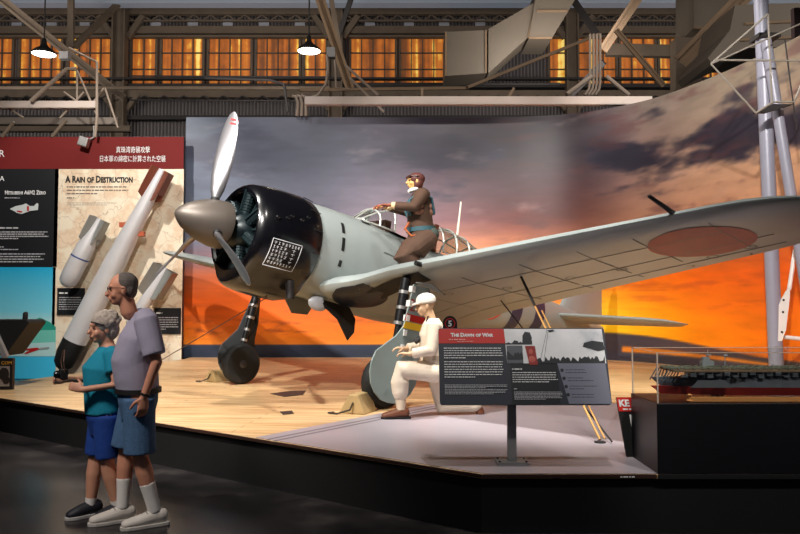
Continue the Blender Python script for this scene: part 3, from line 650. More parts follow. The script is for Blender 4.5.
# fuselage
fs = [(1.55, .58, .585, -.60), (1.9, .575, .60, -.62), (2.3, .565, .60, -.66), (2.7, .55, .585, -.70), (3.2, .53, .545, -.71), (3.8, .50, .50, -.70), (4.5, .47, .50, -.64), (5.2, .42, .50, -.55), (6.0, .33, .42, -.42), (7.0, .23, .33, -.27), (7.9, .145, .27, -.13), (8.6, .08, .21, -.02), (9.0, .02, .14, .05)]
def sect(x, w, t_, b_, n=36, ex=2.15):
    zc, h = (t_ + b_) / 2, (t_ - b_) / 2; r = []
    for k in range(n):
        a = 2 * PI * k / n; c, s = math.cos(a), math.sin(a)
        r.append(V((x, w * math.copysign(abs(c) ** (2 / ex), c), zc + h * math.copysign(abs(s) ** (2 / ex), s))))
    return r
def fsec(x):
    for a, c in zip(fs, fs[1:]):
        if a[0] <= x <= c[0]:
            t_ = (x - a[0]) / (c[0] - a[0]); return tuple(a[i] + (c[i] - a[i]) * t_ for i in range(4))
    return fs[-1]
def smooth_secs(a, b_, n): return [fsec(a + (b_ - a) * i / n) for i in range(n + 1)]
B().rings([sect(*s) for s in fs]).build('fuselage', pale, pl, smooth=True)
def fus_pt(x, ang, off=.004):   # ang: 0 = left side, 90 top
    _, w, t_, b_ = fsec(x); zc, h = (t_ + b_) / 2, (t_ - b_) / 2; c, s = math.cos(ang), math.sin(ang)
    return V((x, -(w + off) * math.copysign(abs(c) ** (2 / 2.15), c), zc + (h + off) * math.copysign(abs(s) ** (2 / 2.15), s)))
def fband(nm, x0, x1, m, a0=-PI, a1=PI, off=.005, lab=None, n=36):
    b = B(); b.sheet(lambda u, v: fus_pt(x0 + (x1 - x0) * v, a0 + (a1 - a0) * u, off), n, 3); o = b.build(nm, m, pl, smooth='all', rec=False)
    if lab: o['label'] = lab
    return o
navy = mat('navy_band', (42, 44, 74), .5)
fband('tail_band', 5.75, 6.05, navy, lab='navy fuselage band'); fband('tail_band', 6.45, 6.75, navy, lab='navy fuselage band')
hino = mat('faded_red_roundel', (176, 70, 54), .5, 0, .08, 3)
def fdisc(x, ang, r, m, nm):
    b = B(); c = fus_pt(x, ang, 0); n = 28; vs = [fus_pt(x, ang, .006)]
    _, w, t_, b_ = fsec(x); h = (t_ - b_) / 2
    for k in range(n): vs.append(fus_pt(x + r * math.cos(2 * PI * k / n), ang + r / h * math.sin(2 * PI * k / n), .006))
    b.add(vs, [(0, 1 + k, 1 + (k + 1) % n) for k in range(n)]); return b.build(nm, m, pl, rec=False)
fdisc(5.2, .0, .33, hino, 'side_roundel')['label'] = 'faded red side roundel'
for a in (.46, .10, -.20):  # cooling slots
    b = B(); b.sheet(lambda u, v, a=a: fus_pt(1.98 + .05 * u, a + (.26 if a > 0 else .13) * v - .09, .006), 2, 3); b.build('cooling_slot', matblack, pl, rec=False)
b = B(); b.sheet(lambda u, v: fus_pt(2.45 + .16 * u, 1.0 + .12 * v, .006), 2, 2); b.build('step_slot', matblack, pl, rec=False)
for x in (2.25, 2.85, 3.5, 4.3, 5.5, 7.1):   # panel seams
    b = B(); b.sheet(lambda u, v, x=x: fus_pt(x + .006 * v, -1.2 + 2.4 * u, .0035), 16, 1); b.build('panel_seam', mat('seam_grey', (150, 160, 156), .5), pl, rec=False)
b = B(); b.sheet(lambda u, v: fus_pt(2.72 + .5 * u, .28 + .025 * v + .01 * math.sin(u * 9), .005), 12, 1); b.build('stencil_line', mat('stencil_grey', (96, 100, 98), .6), pl, rec=False)
# cowling
CR = .635
cow = [(.80, .475), (.775, .50), (.775, .535), (.80, .565), (.86, .595), (1.0, .62), (1.22, CR), (1.48, CR + .002), (1.64, .615), (1.66, .60), (1.64, .585), (1.0, .58), (.86, .52), (.80, .475)]
n_ = 56; rs = []
for x, r in cow:
    ring = []
    for k in range(n_):
        a = 2 * PI * k / n_; rr = r; s = math.sin(a)
        if s < -.8 and r > .5: rr += .10 * sm_(.8, 1., -s) * (1 if x < 1.5 else .8)       # chin intake fairing
        ring.append(V((x, rr * math.cos(a), rr * math.sin(a) - .01)))
    rs.append(ring)
B().rings(rs, cap=False).build('cowling', black_gloss, pl, smooth=True)
b = B()
for k in range(14):      # cowl flap seams
    a = 2 * PI * (k + .5) / 14; b.bar((1.49, (CR + .006) * math.cos(a), (CR + .006) * math.sin(a)), (1.65, (CR - .015) * math.cos(a), (CR - .015) * math.sin(a)), .006, .012)
b.build('cowl_flap_seam', mat('dull_black', (30, 30, 34), .5), pl)
B().lathe([(1.0, .57), (1.04, .57), (1.05, .1), (1.0, .1)], (0, 0, 0), (1, 0, 0), 40).build('firewall_plate', mat('engine_dark', (12, 20, 22), .6), pl)
eng = B().lathe([(.68, .13), (.74, .2), (.85, .24), (1.0, .26)], (0, 0, 0), (1, 0, 0), 28).build('engine', mat('engine_teal', (18, 30, 34), .35, .4), pl, smooth=True)
for k in range(14):
    a = 2 * PI * k / 14; x = .86 + .1 * (k % 2); d = V((0, math.cos(a), math.sin(a))); b = B()
    prof = []
    for q in range(9): prof += [(.0 + q * .035, .075), (.018 + q * .035, .075), (.018 + q * .035, .062), (.034 + q * .035, .062)]
    b.lathe(prof, V((x, 0, 0)) + d * .22, d, 12); b.bar(V((x - .08, 0, 0)) + d * .24, V((x - .08, 0, 0)) + d * .5, .022); b.build('engine_cylinder', mat('cylinder_grey', (36, 50, 54), .4, .5), eng)
b = B(); b.tube([(1.44, -.36, -.50), (1.47, -.37, -.64), (1.48, -.37, -.72)], .055, 14, flat=True); b.build('exhaust_pipe', mat('burnt_pipe', (52, 48, 48), .5, .6), pl, smooth=True)
# label stencilled on the cowl
def cowl_pt(x, a, off=.004): return V((x, -(CR + off) * math.cos(a), (CR + off) * math.sin(a)))
lb = B(); X0, X1, Aa, Ab = .95, 1.36, -.70, -.16
def cl(u0, v0, u1, v1, w=.003):
    P = [cowl_pt(X0 + (X1 - X0) * (u0 + (u1 - u0) * t_ / 6), Aa + (Ab - Aa) * (v0 + (v1 - v0) * t_ / 6)) for t_ in range(7)]
    for p, q in zip(P, P[1:]): lb.bar(p, q, w, .004)
for q in ((0, 0, 1, 0), (0, 1, 1, 1), (0, 0, 0, 1), (1, 0, 1, 1)): cl(*q, w=.008)
for r_ in range(6):
    v = .88 - r_ * .145; u = .07
    while u < (.55 if 0 < r_ < 5 else .9):
        l_ = random.uniform(.05, .09); k = random.random()
        cl(u, v + .04, u + l_, v + .04); cl(u + l_ * .5, v + .05, u + l_ * .5, v - .05)
        if k > .4: cl(u, v - .04, u + l_, v - .04)
        if k < .6: cl(u, v, u + l_, v)
        u += l_ + .045
    if 0 < r_ < 5: cl(.72, v + .03, .84, v + .03); cl(.78, v + .05, .78, v - .04)
lb.build('stencilled_data_block', mat('stencil_white', (206, 206, 210), .6), pl)
for x, a in ((1.12, .3), (1.18, .36), (1.32, .34), (.98, .25), (1.42, .45)):
    b = B(); b.ball(cowl_pt(x, a, 0), (.03, .012, .018)); b.build('cowl_fastener', black_gloss, pl, smooth=True)
# spinner and propeller
sp = [(0, .006), (.015, .04), (.05, .085), (.12, .145), (.22, .2), (.34, .25), (.48, .282), (.6, .29), (.62, .285), (.64, .2)]
B().lathe(sp, (0, 0, 0), (1, 0, 0), 44).build('spinner', spin, pl, smooth=True)
blm = mat('propeller_metal', (150, 148, 152), .33, .8, .08, 2)
for k in range(3):
    ph = math.radians(3 + 120 * k); d = V((0, -math.sin(ph), math.cos(ph))); e = V((0, math.cos(ph), math.sin(ph))); rs = []
    for r, c, tw, th in ((.2, .045, 80, .04), (.3, .05, 75, .045), (.42, .085, 60, .04), (.6, .115, 48, .03), (.8, .13, 40, .022), (1.0, .128, 34, .017), (1.2, .115, 29, .013), (1.34, .09, 26, .01), (1.42, .055, 25, .008), (1.455, .015, 24, .004)):
        t_ = math.radians(tw); cd = e * math.cos(t_) - V((1, 0, 0)) * math.sin(t_); nd = d.cross(cd).normalized(); ring = []
        for q in range(16):
            a = 2 * PI * q / 16; ring.append(V((.45, 0, 0)) + d * r + cd * c * math.cos(a) + nd * th * math.sin(a) * (1.15 if math.sin(a) > 0 else .6))
        rs.append(ring)
    rs = [[V((.45, 0, 0)) + (p - V((.45, 0, 0))) * .94 for p in g] for g in rs]; bl = B().rings(rs).build('propeller_blade', blm, pl, smooth=True)
    B().tube([V((.45, 0, 0)) + d * .2, V((.45, 0, 0)) + d * .30], [.06, .05], 14, flat=True).build('blade_collar', matblack, bl, smooth=True)
    if k == 0:
        b = B()
        for r in (1.20, 1.25):
            t_ = math.radians(27); cd = e * math.cos(t_) - V((1, 0, 0)) * math.sin(t_); nd = d.cross(cd).normalized(); c0 = V((.45, 0, 0)) + d * r
            for s in (-1, 1): b.prism([c0 + cd * -.085 + nd * s * .013, c0 + cd * .01 + nd * s * .013 + d * .01, c0 + cd * .01 + nd * s * .013 + d * .03, c0 + cd * -.082 + nd * s * .013 + d * .02], nd * s * .003)
        b.build('tip_stripe', mat('tip_red', (196, 40, 40), .5), bl)
# wings
def wgeo(l):
    le, te = 1.98 + .06 * l, 4.62 - .19 * l
    if l < .95: le -= .14 * (1 - sm_(.5, .95, l))
    z = -.49 + .142 * l - .08 * (1 - sm_(.4, 1.5, l)); th = .155 - .055 * l / 6
    if l > 5.2:
        t_ = min(1, (l - 5.2) / .8); k = math.sqrt(max(0, 1 - t_ * t_)); le0, te0 = le, te; m = le0 + (te0 - le0) * .52
        le, te = m - (m - le0) * max(k, .02), m + (te0 - m) * max(k, .02); th *= .5 + .5 * k
    return le, te, z, th
def air(c): return 5 * (.2969 * math.sqrt(c) - .126 * c - .3516 * c * c + .2843 * c ** 3 - .1036 * c ** 4)
def wpt(l, c, up, off=0., side=1):
    le, te, z, th = wgeo(l); ch = te - le; t_ = air(c) * th * ch; cam = .02 * ch * 4 * c * (1 - c)
    zz = z + cam + (t_ + off if up else -t_ * .9 - off) - .035 * (c - .3) * ch
    return V((le + ch * c, -l * side, zz))
ls = [.40, .5, .6, .75, .95, 1.4, 2, 2.6, 3.2, 3.8, 4.4, 4.8, 5.1, 5.35, 5.55, 5.7, 5.82, 5.9, 5.96, 5.99]
cc = [.5 * (1 - math.cos(PI * i / 14)) for i in range(15)]
for side in (1, -1):
    rs = [[wpt(l, c, True, side=side) for c in reversed(cc)] + [wpt(l, c, False, side=side) for c in cc[1:-1]] for l in ls]
    wg = B().rings(rs).build('wing', pale, pl, smooth=True)
    # roundel under the wing
    b = B(); n = 40; R0 = .47; lc, xc = 4.72, 2.98
    def ur(x, l, off=.004):
        le, te, z, th = wgeo(l); return wpt(l, min(.98, max(.01, (x - le) / (te - le))), False, off, side)
    vs = []
    for j in range(7): vs += [ur(xc + R0 * j / 6 * math.cos(2 * PI * k / n), lc + R0 * j / 6 * math.sin(2 * PI * k / n)) for k in range(n)]
    b.add(vs, [(j * n + k, j * n + (k + 1) % n, (j + 1) * n + (k + 1) % n, (j + 1) * n + k) for j in range(6) for k in range(n)])
    b.build('wing_roundel', hino, wg, rec=False)['label'] = 'faded red roundel under wing'
    b = B()   # panel seams under the wing
    def seam(x0, l0, x1, l1, w=.008):
        P = [ur(x0 + (x1 - x0) * i / 12, l0 + (l1 - l0) * i / 12, .003) for i in range(13)]
        for p, q in zip(P, P[1:]): b.bar(p, q, .003, w)
    for l in (1.3, 2.2, 3.0, 3.7, 4.3, 5.0): seam(2.5, l, 4.0 - .12 * l, l)
    seam(3.55, .8, 3.15, 5.3); seam(4.05, .8, 3.45, 5.3); seam(2.8, .8, 2.8, 5.0)
    for l in (2.2, 3.0, 3.7, 4.3, 4.9): seam(3.7, l, 4.3 - .14 * l, l + .02, .02)
    b.build('wing_panel_seam', mat('wing_seam', (120, 118, 104), .6), wg)
    for (x, l) in ((3.3, 3.1), (3.35, 3.7), (3.5, 4.6), (3.4, 5.0), (2.95, 1.6), (3.2, 2.3)):
        b = B(); b.add([ur(x + .06 * math.cos(k * PI / 6), l + .06 * math.sin(k * PI / 6), .004) for k in range(12)] + [ur(x + .045 * math.cos(k * PI / 6), l + .045 * math.sin(k * PI / 6), .004) for k in range(12)],
              [(k, (k + 1) % 12, 12 + (k + 1) % 12, 12 + k) for k in range(12)]); b.build('inspection_ring', _m['wing_seam'], wg, rec=False)
    # wheel bay and leg slot: recess shade painted as dark patches on the skin
    def patch(nm, poly, m, off=.006):
        b = B(); cx = sum(p[0] for p in poly) / len(poly); cl_ = sum(p[1] for p in poly) / len(poly); N = len(poly); vs = []
        for j in range(5): vs += [ur(cx + (x - cx) * j / 4, cl_ + (l - cl_) * j / 4, off) for x, l in poly]
        b.add(vs, [(j * N + k, j * N + (k + 1) % N, (j + 1) * N + (k + 1) % N, (j + 1) * N + k) for j in range(4) for k in range(N)]); return b.build(nm, m, wg, rec=False)
    bay = [(2.28 + .34 * math.cos(2 * PI * k / 28), .72 + .36 * math.sin(2 * PI * k / 28)) for k in range(28)]
    patch('wheel_bay', bay, mat('bay_blue_black', (12, 24, 44), .3)); patch('leg_slot', [(2.22, .9), (2.18, 1.2), (2.16, 1.5), (2.15, 1.85), (2.38, 1.85), (2.42, 1.5), (2.46, 1.2), (2.5, .9)], matblack, .008)
    b = B(); p = wpt(1.92, 0, True, side=side); b.tube([p + V((.05, 0, 0)), p + V((-.07, 0, 0))], .028, 12, flat=True); b.build('cannon_muzzle', matblack, wg, smooth=True)
    if side == 1:
        b = B(); p = wpt(4.78, .02, True, side=1); b.tube([p + V((.1, 0, -.02)), p + V((-.12, 0, .0)), p + V((-.42, 0, .02))], [.028, .022, .016], 10); b.build('pitot_tube', mat('pitot_dark', (52, 46, 46), .5, .3), wg, smooth=True)
    # bay doors hanging under the belly
    if side == 1:
        pts_ = [V((2.0, -.24, -.62)), V((2.5, -.24, -.64)), V((2.62, -.26, -.78)), V((2.6, -.30, -.96)), V((2.48, -.34, -1.08)), V((2.40, -.33, -.98)), V((2.3, -.30, -.84)), V((2.1, -.26, -.72))]
        b = B(); b.prism(pts_, (0, -.018, 0)); b.build('bay_door', matblack, pl)
        b = B(); b.ball((2.02, -.22, -.68), (.16, .05, .10)); b.build('door_actuator_fairing', mat('door_grey', (170, 172, 178), .4), pl, smooth=True)
    else:
        b = B(); b.prism([V((1.75, .22, -.60)), V((2.3, .24, -.63)), V((2.25, .30, -.80)), V((2.0, .30, -.82))], (0, .018, 0)); b.build('bay_door', mat('door_dark_grey', (92, 96, 92), .4), pl)
# undercarriage
ZD = STAGE
def ground_l(x, l):   # local z at which the deck lies
    p0, p1 = W(x, l, 0), W(x, l, -1); return -(p0.z - ZD) / (p0.z - p1.z)
for side, lab in ((1, 'near'), (-1, 'far')):
    gx = 0. if side == 1 else .13; l = (1.64 if side == 1 else 1.75) * side; axx = 2.14 + gx * .3; gz = ground_l(axx, l); wr = .30
    y = -l; top = V((2.18 + gx, y, -.34)); axl = V((axx, y, gz + wr * 1.005))
    leg = B().tube([top, top.lerp(axl, .45)], .062, 14, flat=True).tube([top.lerp(axl, .44), top.lerp(axl, .9)], .042, 14, flat=True).build('gear_leg', mat('gear_black', (20, 20, 22), .35), pl, smooth=True)
    for q in (.12, .27, .42, .57, .7): b = B(); b.tube([top.lerp(axl, q), top.lerp(axl, q + .03)], .066 if q < .44 else .048, 12, flat=True); b.build('leg_collar', alum, leg, smooth=True)
    b = B(); m_ = top.lerp(axl, .5) + V((.14, 0, 0)); b.bar(top.lerp(axl, .32), m_, .03); b.bar(m_, top.lerp(axl, .8), .03); b.build('torque_link', _m['gear_black'], leg)
    wc = axl + V((0, side * .09, 0)); wh = B().lathe([(-.075, .15), (-.085, .2), (-.08, .26), (-.05, .292), (0, .30), (.05, .292), (.08, .26), (.085, .2), (.075, .15)], wc, (0, 1, 0), 40).build('wheel', rubber, pl, smooth=True)
    B().lathe([(-.06, .155), (-.03, .13), (-.07, .07), (-.09, .03)] if side < 0 else [(.09, .03), (.07, .07), (.03, .13), (.06, .155)], wc, (0, 1, 0), 28).build('wheel_hub', mat('hub_grey', (70, 70, 74), .4, .5), wh, smooth=True)
    B().lathe([(-.062, .155), (.062, .155)], wc, (0, 1, 0), 28).build('rim_disc', mat('hub_dark', (30, 30, 34), .5), wh)
    B().tube([axl + V((0, -side * .04, 0)), wc], .03, 10, flat=True).build('axle', alum, leg)
    # outer cover: narrow above, broad and round below
    oy = y - side * .10; cz = gz; H0 = -.40
    pts = [(2.30, H0), (2.60, H0), (2.66, gz + .95), (2.68, gz + .72)]
    cxx, czz, R = (2.10, gz + .44, .37) if side == 1 else (2.2, gz + .40, .31)
    pts = [(2.20 + gx, H0), (2.47 if side == 1 else 2.42, H0), (2.47, gz + .95), (2.46, gz + .7)]
    for q in range(0, 13): a = math.radians(18 - q * 19); pts.append((cxx + R * math.cos(a), max(gz + .08, czz + R * math.sin(a)) ))
    pts += [(2.04, gz + .83), (2.13, gz + .95)] if side == 1 else [(2.14, gz + .8), (2.2, gz + 1.0)]
    cov = B().prism([V((px, oy - (0.0), pz)) for px, pz in pts], (0, -side * .02, 0)).build('leg_cover', mat('cover_teal_shaded', (136, 152, 150), .4, 0, .05, 3) if side == 1 else mat('cover_dark', (72, 76, 80), .5), pl, bevel=.006)  # near cover's shade is put into a darker paint
    if side == 1:
        zb = gz + 1.02
        for z0, m, nm in ((zb, red, 'red_stripe'), (zb - .09, mat('yellow_stripe', (236, 190, 40), .5), 'yellow_stripe')):
            B().prism([V((2.13 + (0 if z0 == zb else -.01), oy - side * .021, z0)), V((2.47, oy - side * .021, z0)), V((2.468, oy - side * .021, z0 + .08)), V((2.15, oy - side * .021, z0 + .08))], (0, -.003, 0)).build(nm, m, cov)
        text('20', .2, mat('red_numeral', (150, 50, 44), .5), cov, fr((2.17, oy - .026, zb + .12), (1, 0, 0), (0, 0, 1)), 'numeral')
        for q in range(5): zz = H0 - .06 - q * .17; b = B(); b.box((2.20 - q * .012, oy, zz), (.05, .06, .07)); b.build('cover_clip', white, cov)
    b = B(); b.prism([V((2.24, oy, H0 + .02)), V((2.45, oy, H0 + .02)), V((2.6, oy - side * .14, -.46)), V((2.4, oy - side * .1, -.36))], (0, 0, .012)); b.build('upper_cover_flap', pale, pl)
# cockpit
frm = mat('canopy_frame_metal', (196, 198, 192), .4, .4); gl = glass('canopy_glass', (222, 230, 226), .14)
def arch(x, w, z0, z1, n=12, lean=0.):
    return [V((x + lean * (math.sin(PI * k / n)), w * math.cos(PI * k / n), z0 + (z1 - z0) * math.sin(PI * k / n) ** .7)) for k in range(n + 1)]
def canopy(nm, secs, extra=()):
    rr = [arch(*s) for s in secs]; b = B()
    b.add([p for r in rr for p in r], [(i * 13 + k, i * 13 + k + 1, (i + 1) * 13 + k + 1, (i + 1) * 13 + k) for i in range(len(rr) - 1) for k in range(12)])
    g = b.build(nm, gl, pl, smooth='all', rec=False); f = B()
    for i, r in enumerate(rr): f.tube(r, .015, 6, flat=True)
    for k in (0, 3, 6, 9, 12): f.tube([r[k] for r in rr], .012, 6, flat=True)
    f.build('canopy_frame', frm, g); return g
canopy('windscreen', [(2.55, .22, .56, .60), (2.78, .30, .54, .80), (3.02, .34, .52, .92)])
canopy('rear_canopy', [(4.0, .35, .46, .90), (4.3, .345, .46, .90), (4.6, .33, .46, .86), (4.95, .28, .47, .76), (5.3, .18, .48, .60)])
b = B(); b.sheet(lambda u, v: V((3.02 + .98 * u, -.30 + .6 * v, fsec(3.02 + .98 * u)[2] + .012 - .10 * abs(v - .5))), 8, 6); b.build('cockpit_opening', matblack, pl, rec=False)
b = B(); b.box((3.95, 0, .62), (.08, .42, .5)); b.ball((3.93, 0, .84), (.06, .16, .1)); b.build('headrest', mat('seat_brown', (96, 52, 34), .7), pl)
b = B(); b.box((3.0, 0, .60), (.1, .42, .16)); b.build('instrument_hood', mat('brown_leather', (70, 44, 34), .6), pl)
B().tube([(4.62, 0, .75), (4.60, 0, 1.42)], [.024, .014], 8).build('antenna_mast', mat('mast_cream', (226, 220, 206), .5), pl, smooth=True)
# tail
def panel_air(P0, P1, c0, c1, th, nm, m, vert=False, n=8):
    rs = []
    for i in range(n + 1):
        t_ = i / n; k = 1 if t_ < .75 else math.sqrt(max(.004, 1 - ((t_ - .75) / .25) ** 2)); c = (c0 + (c1 - c0) * t_); o = P0.lerp(P1, t_); ring = []
        o = o + V((c * (1 - k) * .5, 0, 0)); c *= k
        for q in list(reversed(cc)): ring.append(o + V((q * c, 0, 0)) + (V((0, air(q) * th * c, 0)) if vert else V((0, 0, air(q) * th * c))))
        for q in cc[1:-1]: ring.append(o + V((q * c, 0, 0)) - (V((0, air(q) * th * c, 0)) if vert else V((0, 0, air(q) * th * c))))
        rs.append(ring)
    return B().rings(rs).build(nm, m, pl, smooth=True)
for s in (1, -1): panel_air(V((7.2, -.05 * s, .09)), V((7.6, -2.22 * s, .10)), 1.15, .72, .10, 'tailplane', pale)
panel_air(V((7.45, 0, .2)), V((8.05, 0, 1.25)), 1.5, .7, .09, 'tail_fin', pale, True)
tz = ground_l(8.2, 0)
B().tube([(7.95, 0, -.1), (8.15, 0, tz + .12)], .03, 8).build('tail_strut', matblack, pl)
B().lathe([(-.04, .05), (-.04, .1), (0, .12), (.04, .1), (.04, .05)], (8.2, 0, tz + .125), (0, 1, 0), 20).build('tail_wheel', rubber, pl, smooth=True)

# chocks, ropes
wood = mat('chock_wood', (176, 150, 104), .7, 0, .12, 6)
def chock(px, py, label, s=1., yaw=0.):
    p = on(px, py); t = thing('wheel_chock', label, 'chock', p, (0, 0, yaw))
    B().prism([V((-.16 * s, -.16, 0)), V((.16 * s, -.16, 0)), V((.07 * s, -.16, .21 * s)), V((-.03 * s, -.16, .21 * s))], (0, .32, 0)).build('wedge', wood, t, bevel=.012)
    B().tube([V((-.2 * s, -.19, .012)), V((-.24 * s, -.24, .012)), V((-.12 * s, -.26, .012)), V((0, -.2, .05)), V((.02, -.17, .12))], .010, 6).build('pull_rope', mat('dark_rope', (60, 50, 40), .8), t)
chock(217, 381, 'pale wooden wheel chock at the far wheel under the propeller', .8, -.5)
chock(358, 412, 'wooden wheel chock before the near wheel by the kneeling figure', 1., -.4)
ropem = mat('yellow_rope', (224, 168, 96), .7); blk = mat('black_strap', (26, 24, 26), .6)
wp = MW @ wpt(2.60, .35, False)
R1 = on(600, 443)
t = thing('wing_tie_down', 'yellow and black tie-down rope from wing underside to the grey deck', 'rope', R1)
M = local(t); wpz = MW @ wpt(2.35, .34, False)
def find_wing(px, py):   # point under the near wing seen at a pixel
    best = None
    for i in range(80):
        for j in range(30):
            p = MW @ wpt(.8 + 5 * i / 80, .05 + .9 * j / 30, False); d = p - V((0, 0, EYE)); 
            u = 400 + FPX * d.x / (d.y * math.cos(PITCH) + d.z * math.sin(PITCH)); v = 267 - FPX * (-d.y * math.sin(PITCH) + d.z * math.cos(PITCH)) / (d.y * math.cos(PITCH) + d.z * math.sin(PITCH))
            e = (u - px) ** 2 + (v - py) ** 2
            if best is None or e < best[0]: best = (e, p)
    return best[1]
wpz = find_wing(521, 277)
b = B(); b.M = M; b.tube([wpz, wpz.lerp(R1, .22)], .014, 6, flat=True); b.build('black_hook_strap', blk, t)
b = B(); b.M = M; b.tube([wpz.lerp(R1, .22), R1 + V((0, 0, .03))], .010, 6, flat=True); b.build('rope', ropem, t)
b = B(); b.M = M; b.tube([wpz.lerp(R1, .25) + V((.05, 0, 0)), R1 + V((.05, .03, .03))], .008, 6, flat=True); b.build('second_strand', ropem, t)
b = B(); b.M = M; b.lathe([(0, .05), (.012, .05), (.02, .02)], R1, (0, 0, 1), 16); b.build('deck_ring', matblack, t)
R2 = on(612, 444); H2 = find_wing(556, 294)
b = B().tube([at(561, 409, 6.6), R2 + V((0, 0, .02))], .009, 6, flat=True)
e0 = find_wing(500, 300)
tag(B().tube([e0, R2 + V((0, 0, .02))], .008, 6, flat=True).build('thin_stay_cable', blk), 'thin black cable running from wing down beside the yellow rope', 'cable')
n0 = W(1.3, .15, -.74); n1 = on(150, 368)
tag(B().tube([n0, n1 + V((0, 0, .02))], .008, 6, flat=True).build('nose_tie_cable', mat('brown_cable', (90, 60, 48), .6)), 'thin brown cable from the cowling down towards the exhibit wall', 'cable')

# ================================================================ SIGNS
# main interpretive panel
o0, oT = V((.292, 5.36, .885)), V((.292, 5.55, 1.436)); ux = V((1, 0, 0)); uy = (oT - o0).normalized(); Hs = (oT - o0).length; Ws = 1.258
sg = thing('interpretive_sign', 'tilted dark information sign with red heading on a steel post', 'sign', (.92 + .0, 5.55, STAGE)); M = local(sg); F = M @ fr(o0, ux, uy)
def sp_(nm, poly, m, z=.0, th=.002, par=None, lab=None):
    b = B(); b.M = F; b.prism([V((u * Ws, (1 - v) * Hs, z)) for u, v in poly], (0, 0, th)); o = b.build(nm, m, par or sg)
    if lab: o['label'] = lab
    return o
rr = .02
cor = []
for cx, cy, a0 in ((rr, rr, 180), (Ws - rr, rr, 270), (Ws - rr, Hs - rr, 0), (rr, Hs - rr, 90)):
    for q in range(5): a = math.radians(a0 + q * 22.5); cor.append(V((cx + rr * math.cos(a), cy + rr * math.sin(a), -.022)))
slate = mat('slate_board', (44, 48, 60), .5)
b = B(); b.M = F; b.prism(cor, (0, 0, .022)); b.build('board', slate, sg)
rect = lambda a, b_, c, d: [(a, b_), (c, b_), (c, d), (a, d)]
sp_('red_heading_strip', [(.012, .01), (.392, .01), (.402, .205), (.0, .205), (.0, .03)], mat('sign_red', (206, 40, 34), .5), lab='red heading strip')
sp_('dark_text_block', rect(.42, .47, .70, .995), mat('near_black_print', (24, 26, 34), .5))
sp_('grey_list_block', [(.70, .47), (.985, .47), (.998, .99), (.75, .99)], mat('grey_blue_print', (122, 124, 142), .5), .0025, lab='grey list block')
def bw_fn(nt, p, tc):
    n = nt.nodes.new('ShaderNodeTexNoise'); n.inputs['Scale'].default_value = 3.5; n.inputs['Detail'].default_value = 6; nt.links.new(tc.outputs['Object'], n.inputs[0])
    r = ramp(nt, [(.3, (150, 156, 168)), (.46, (226, 226, 230)), (.7, (246, 244, 246))]); nt.links.new(n.outputs[0], r.inputs[0]); nt.links.new(r.outputs[0], p.inputs['Base Color']); p.inputs['Roughness'].default_value = .5
nodes_mat('monochrome_sky_print', bw_fn)
ph = sp_('large_photo_print', [(.395, .012), (.985, .012), (.992, .47), (.405, .47)], _m['monochrome_sky_print'], lab='black and white photograph')
dk = mat('photo_dark', (38, 40, 46), .5); mg = mat('photo_mid', (92, 96, 104), .5)
def sil(base, x0, x1, h0, h1, n, m, nm, z=.0035, seed=1):
    r = random.Random(seed); pts = [(x0, base)]
    for k in range(n + 1): pts.append((x0 + (x1 - x0) * k / n, base - r.uniform(h0, h1)))
    pts.append((x1, base)); sp_(nm, pts, m, z, .001, ph)
sil(.47, .56, .985, .02, .10, 40, dk, 'treeline_print', seed=3); sil(.22, .40, .56, .01, .06, 18, dk, 'treeline_print', seed=4)
sp_('smoke_print', [(.50, .22), (.505, .10), (.52, .05), (.55, .06), (.56, .13), (.555, .2)], dk, .0036, .001, ph)
sp_('smoke_print', [(.87, .20), (.92, .17), (.985, .19), (.99, .29), (.95, .31), (.91, .28), (.86, .25)], dk, .0036, .001, ph)
b = B(); b.M = F
for (a, c) in (((.60, .44), (.655, .02)), ((.62, .46), (.66, .05))): b.bar(V((a[0] * Ws, (1 - a[1]) * Hs, .004)), V((c[0] * Ws, (1 - c[1]) * Hs, .004)), .003, .002)
b.build('mast_print', dk, ph)
sp_('aircraft_print', [(.655, .03), (.69, .02), (.70, .04), (.67, .06)], dk, .0036, .001, ph)
sp_('harbour_photo_print', rect(.405, .235, .50, .47), mg, .0036, .001, ph); sil(.42, .405, .50, .04, .12, 10, dk, 'ship_print', .005, 6)
sp_('portrait_print', [(.515, .24), (.575, .24), (.585, .49), (.535, .49)], mat('portrait_red', (150, 44, 40), .5), .004, .001, ph)
b = B(); b.M = F; b.ball((.548 * Ws, (1 - .32) * Hs, .005), (.016, .022, .002)); b.ball((.552 * Ws, (1 - .42) * Hs, .005), (.028, .026, .002)); b.build('portrait_figure_print', mat('portrait_dark', (196, 96, 84), .6), ph)
wt = lambda x, y: F @ Matrix.Translation((x * Ws, (1 - y) * Hs, .003))
o = text('The Dawn of War', .039, white_txt, sg, wt(.2, .115), 'title_lettering', True, 'CENTER', bold=.002)
def sw(x, y, w, n, pit, h, m, rag=.06): words(F @ Matrix.Translation((x * Ws, (1 - y) * Hs, .003)), 0, 0, w * Ws, n, pit * Hs, h * Hs, ragged=rag).build('body_text', m, sg)
sw(.06, .155, .27, 1, .03, .014, mat('pink_print', (240, 170, 160), .6)); sw(.11, .18, .17, 1, .02, .008, _m['pink_print'])
sw(.03, .27, .35, 5, .032, .011, white_txt); sw(.03, .45, .36, 7, .033, .011, white_txt); sw(.03, .75, .37, 3, .018, .008, lt); sw(.03, .81, .37, 4, .018, .008, lt)
sw(.43, .545, .12, 1, .03, .016, white_txt); sw(.43, .59, .27, 5, .03, .010, white_txt); sw(.435, .80, .03, 1, .02, .01, lt); sw(.435, .84, .28, 6, .018, .008, lt)
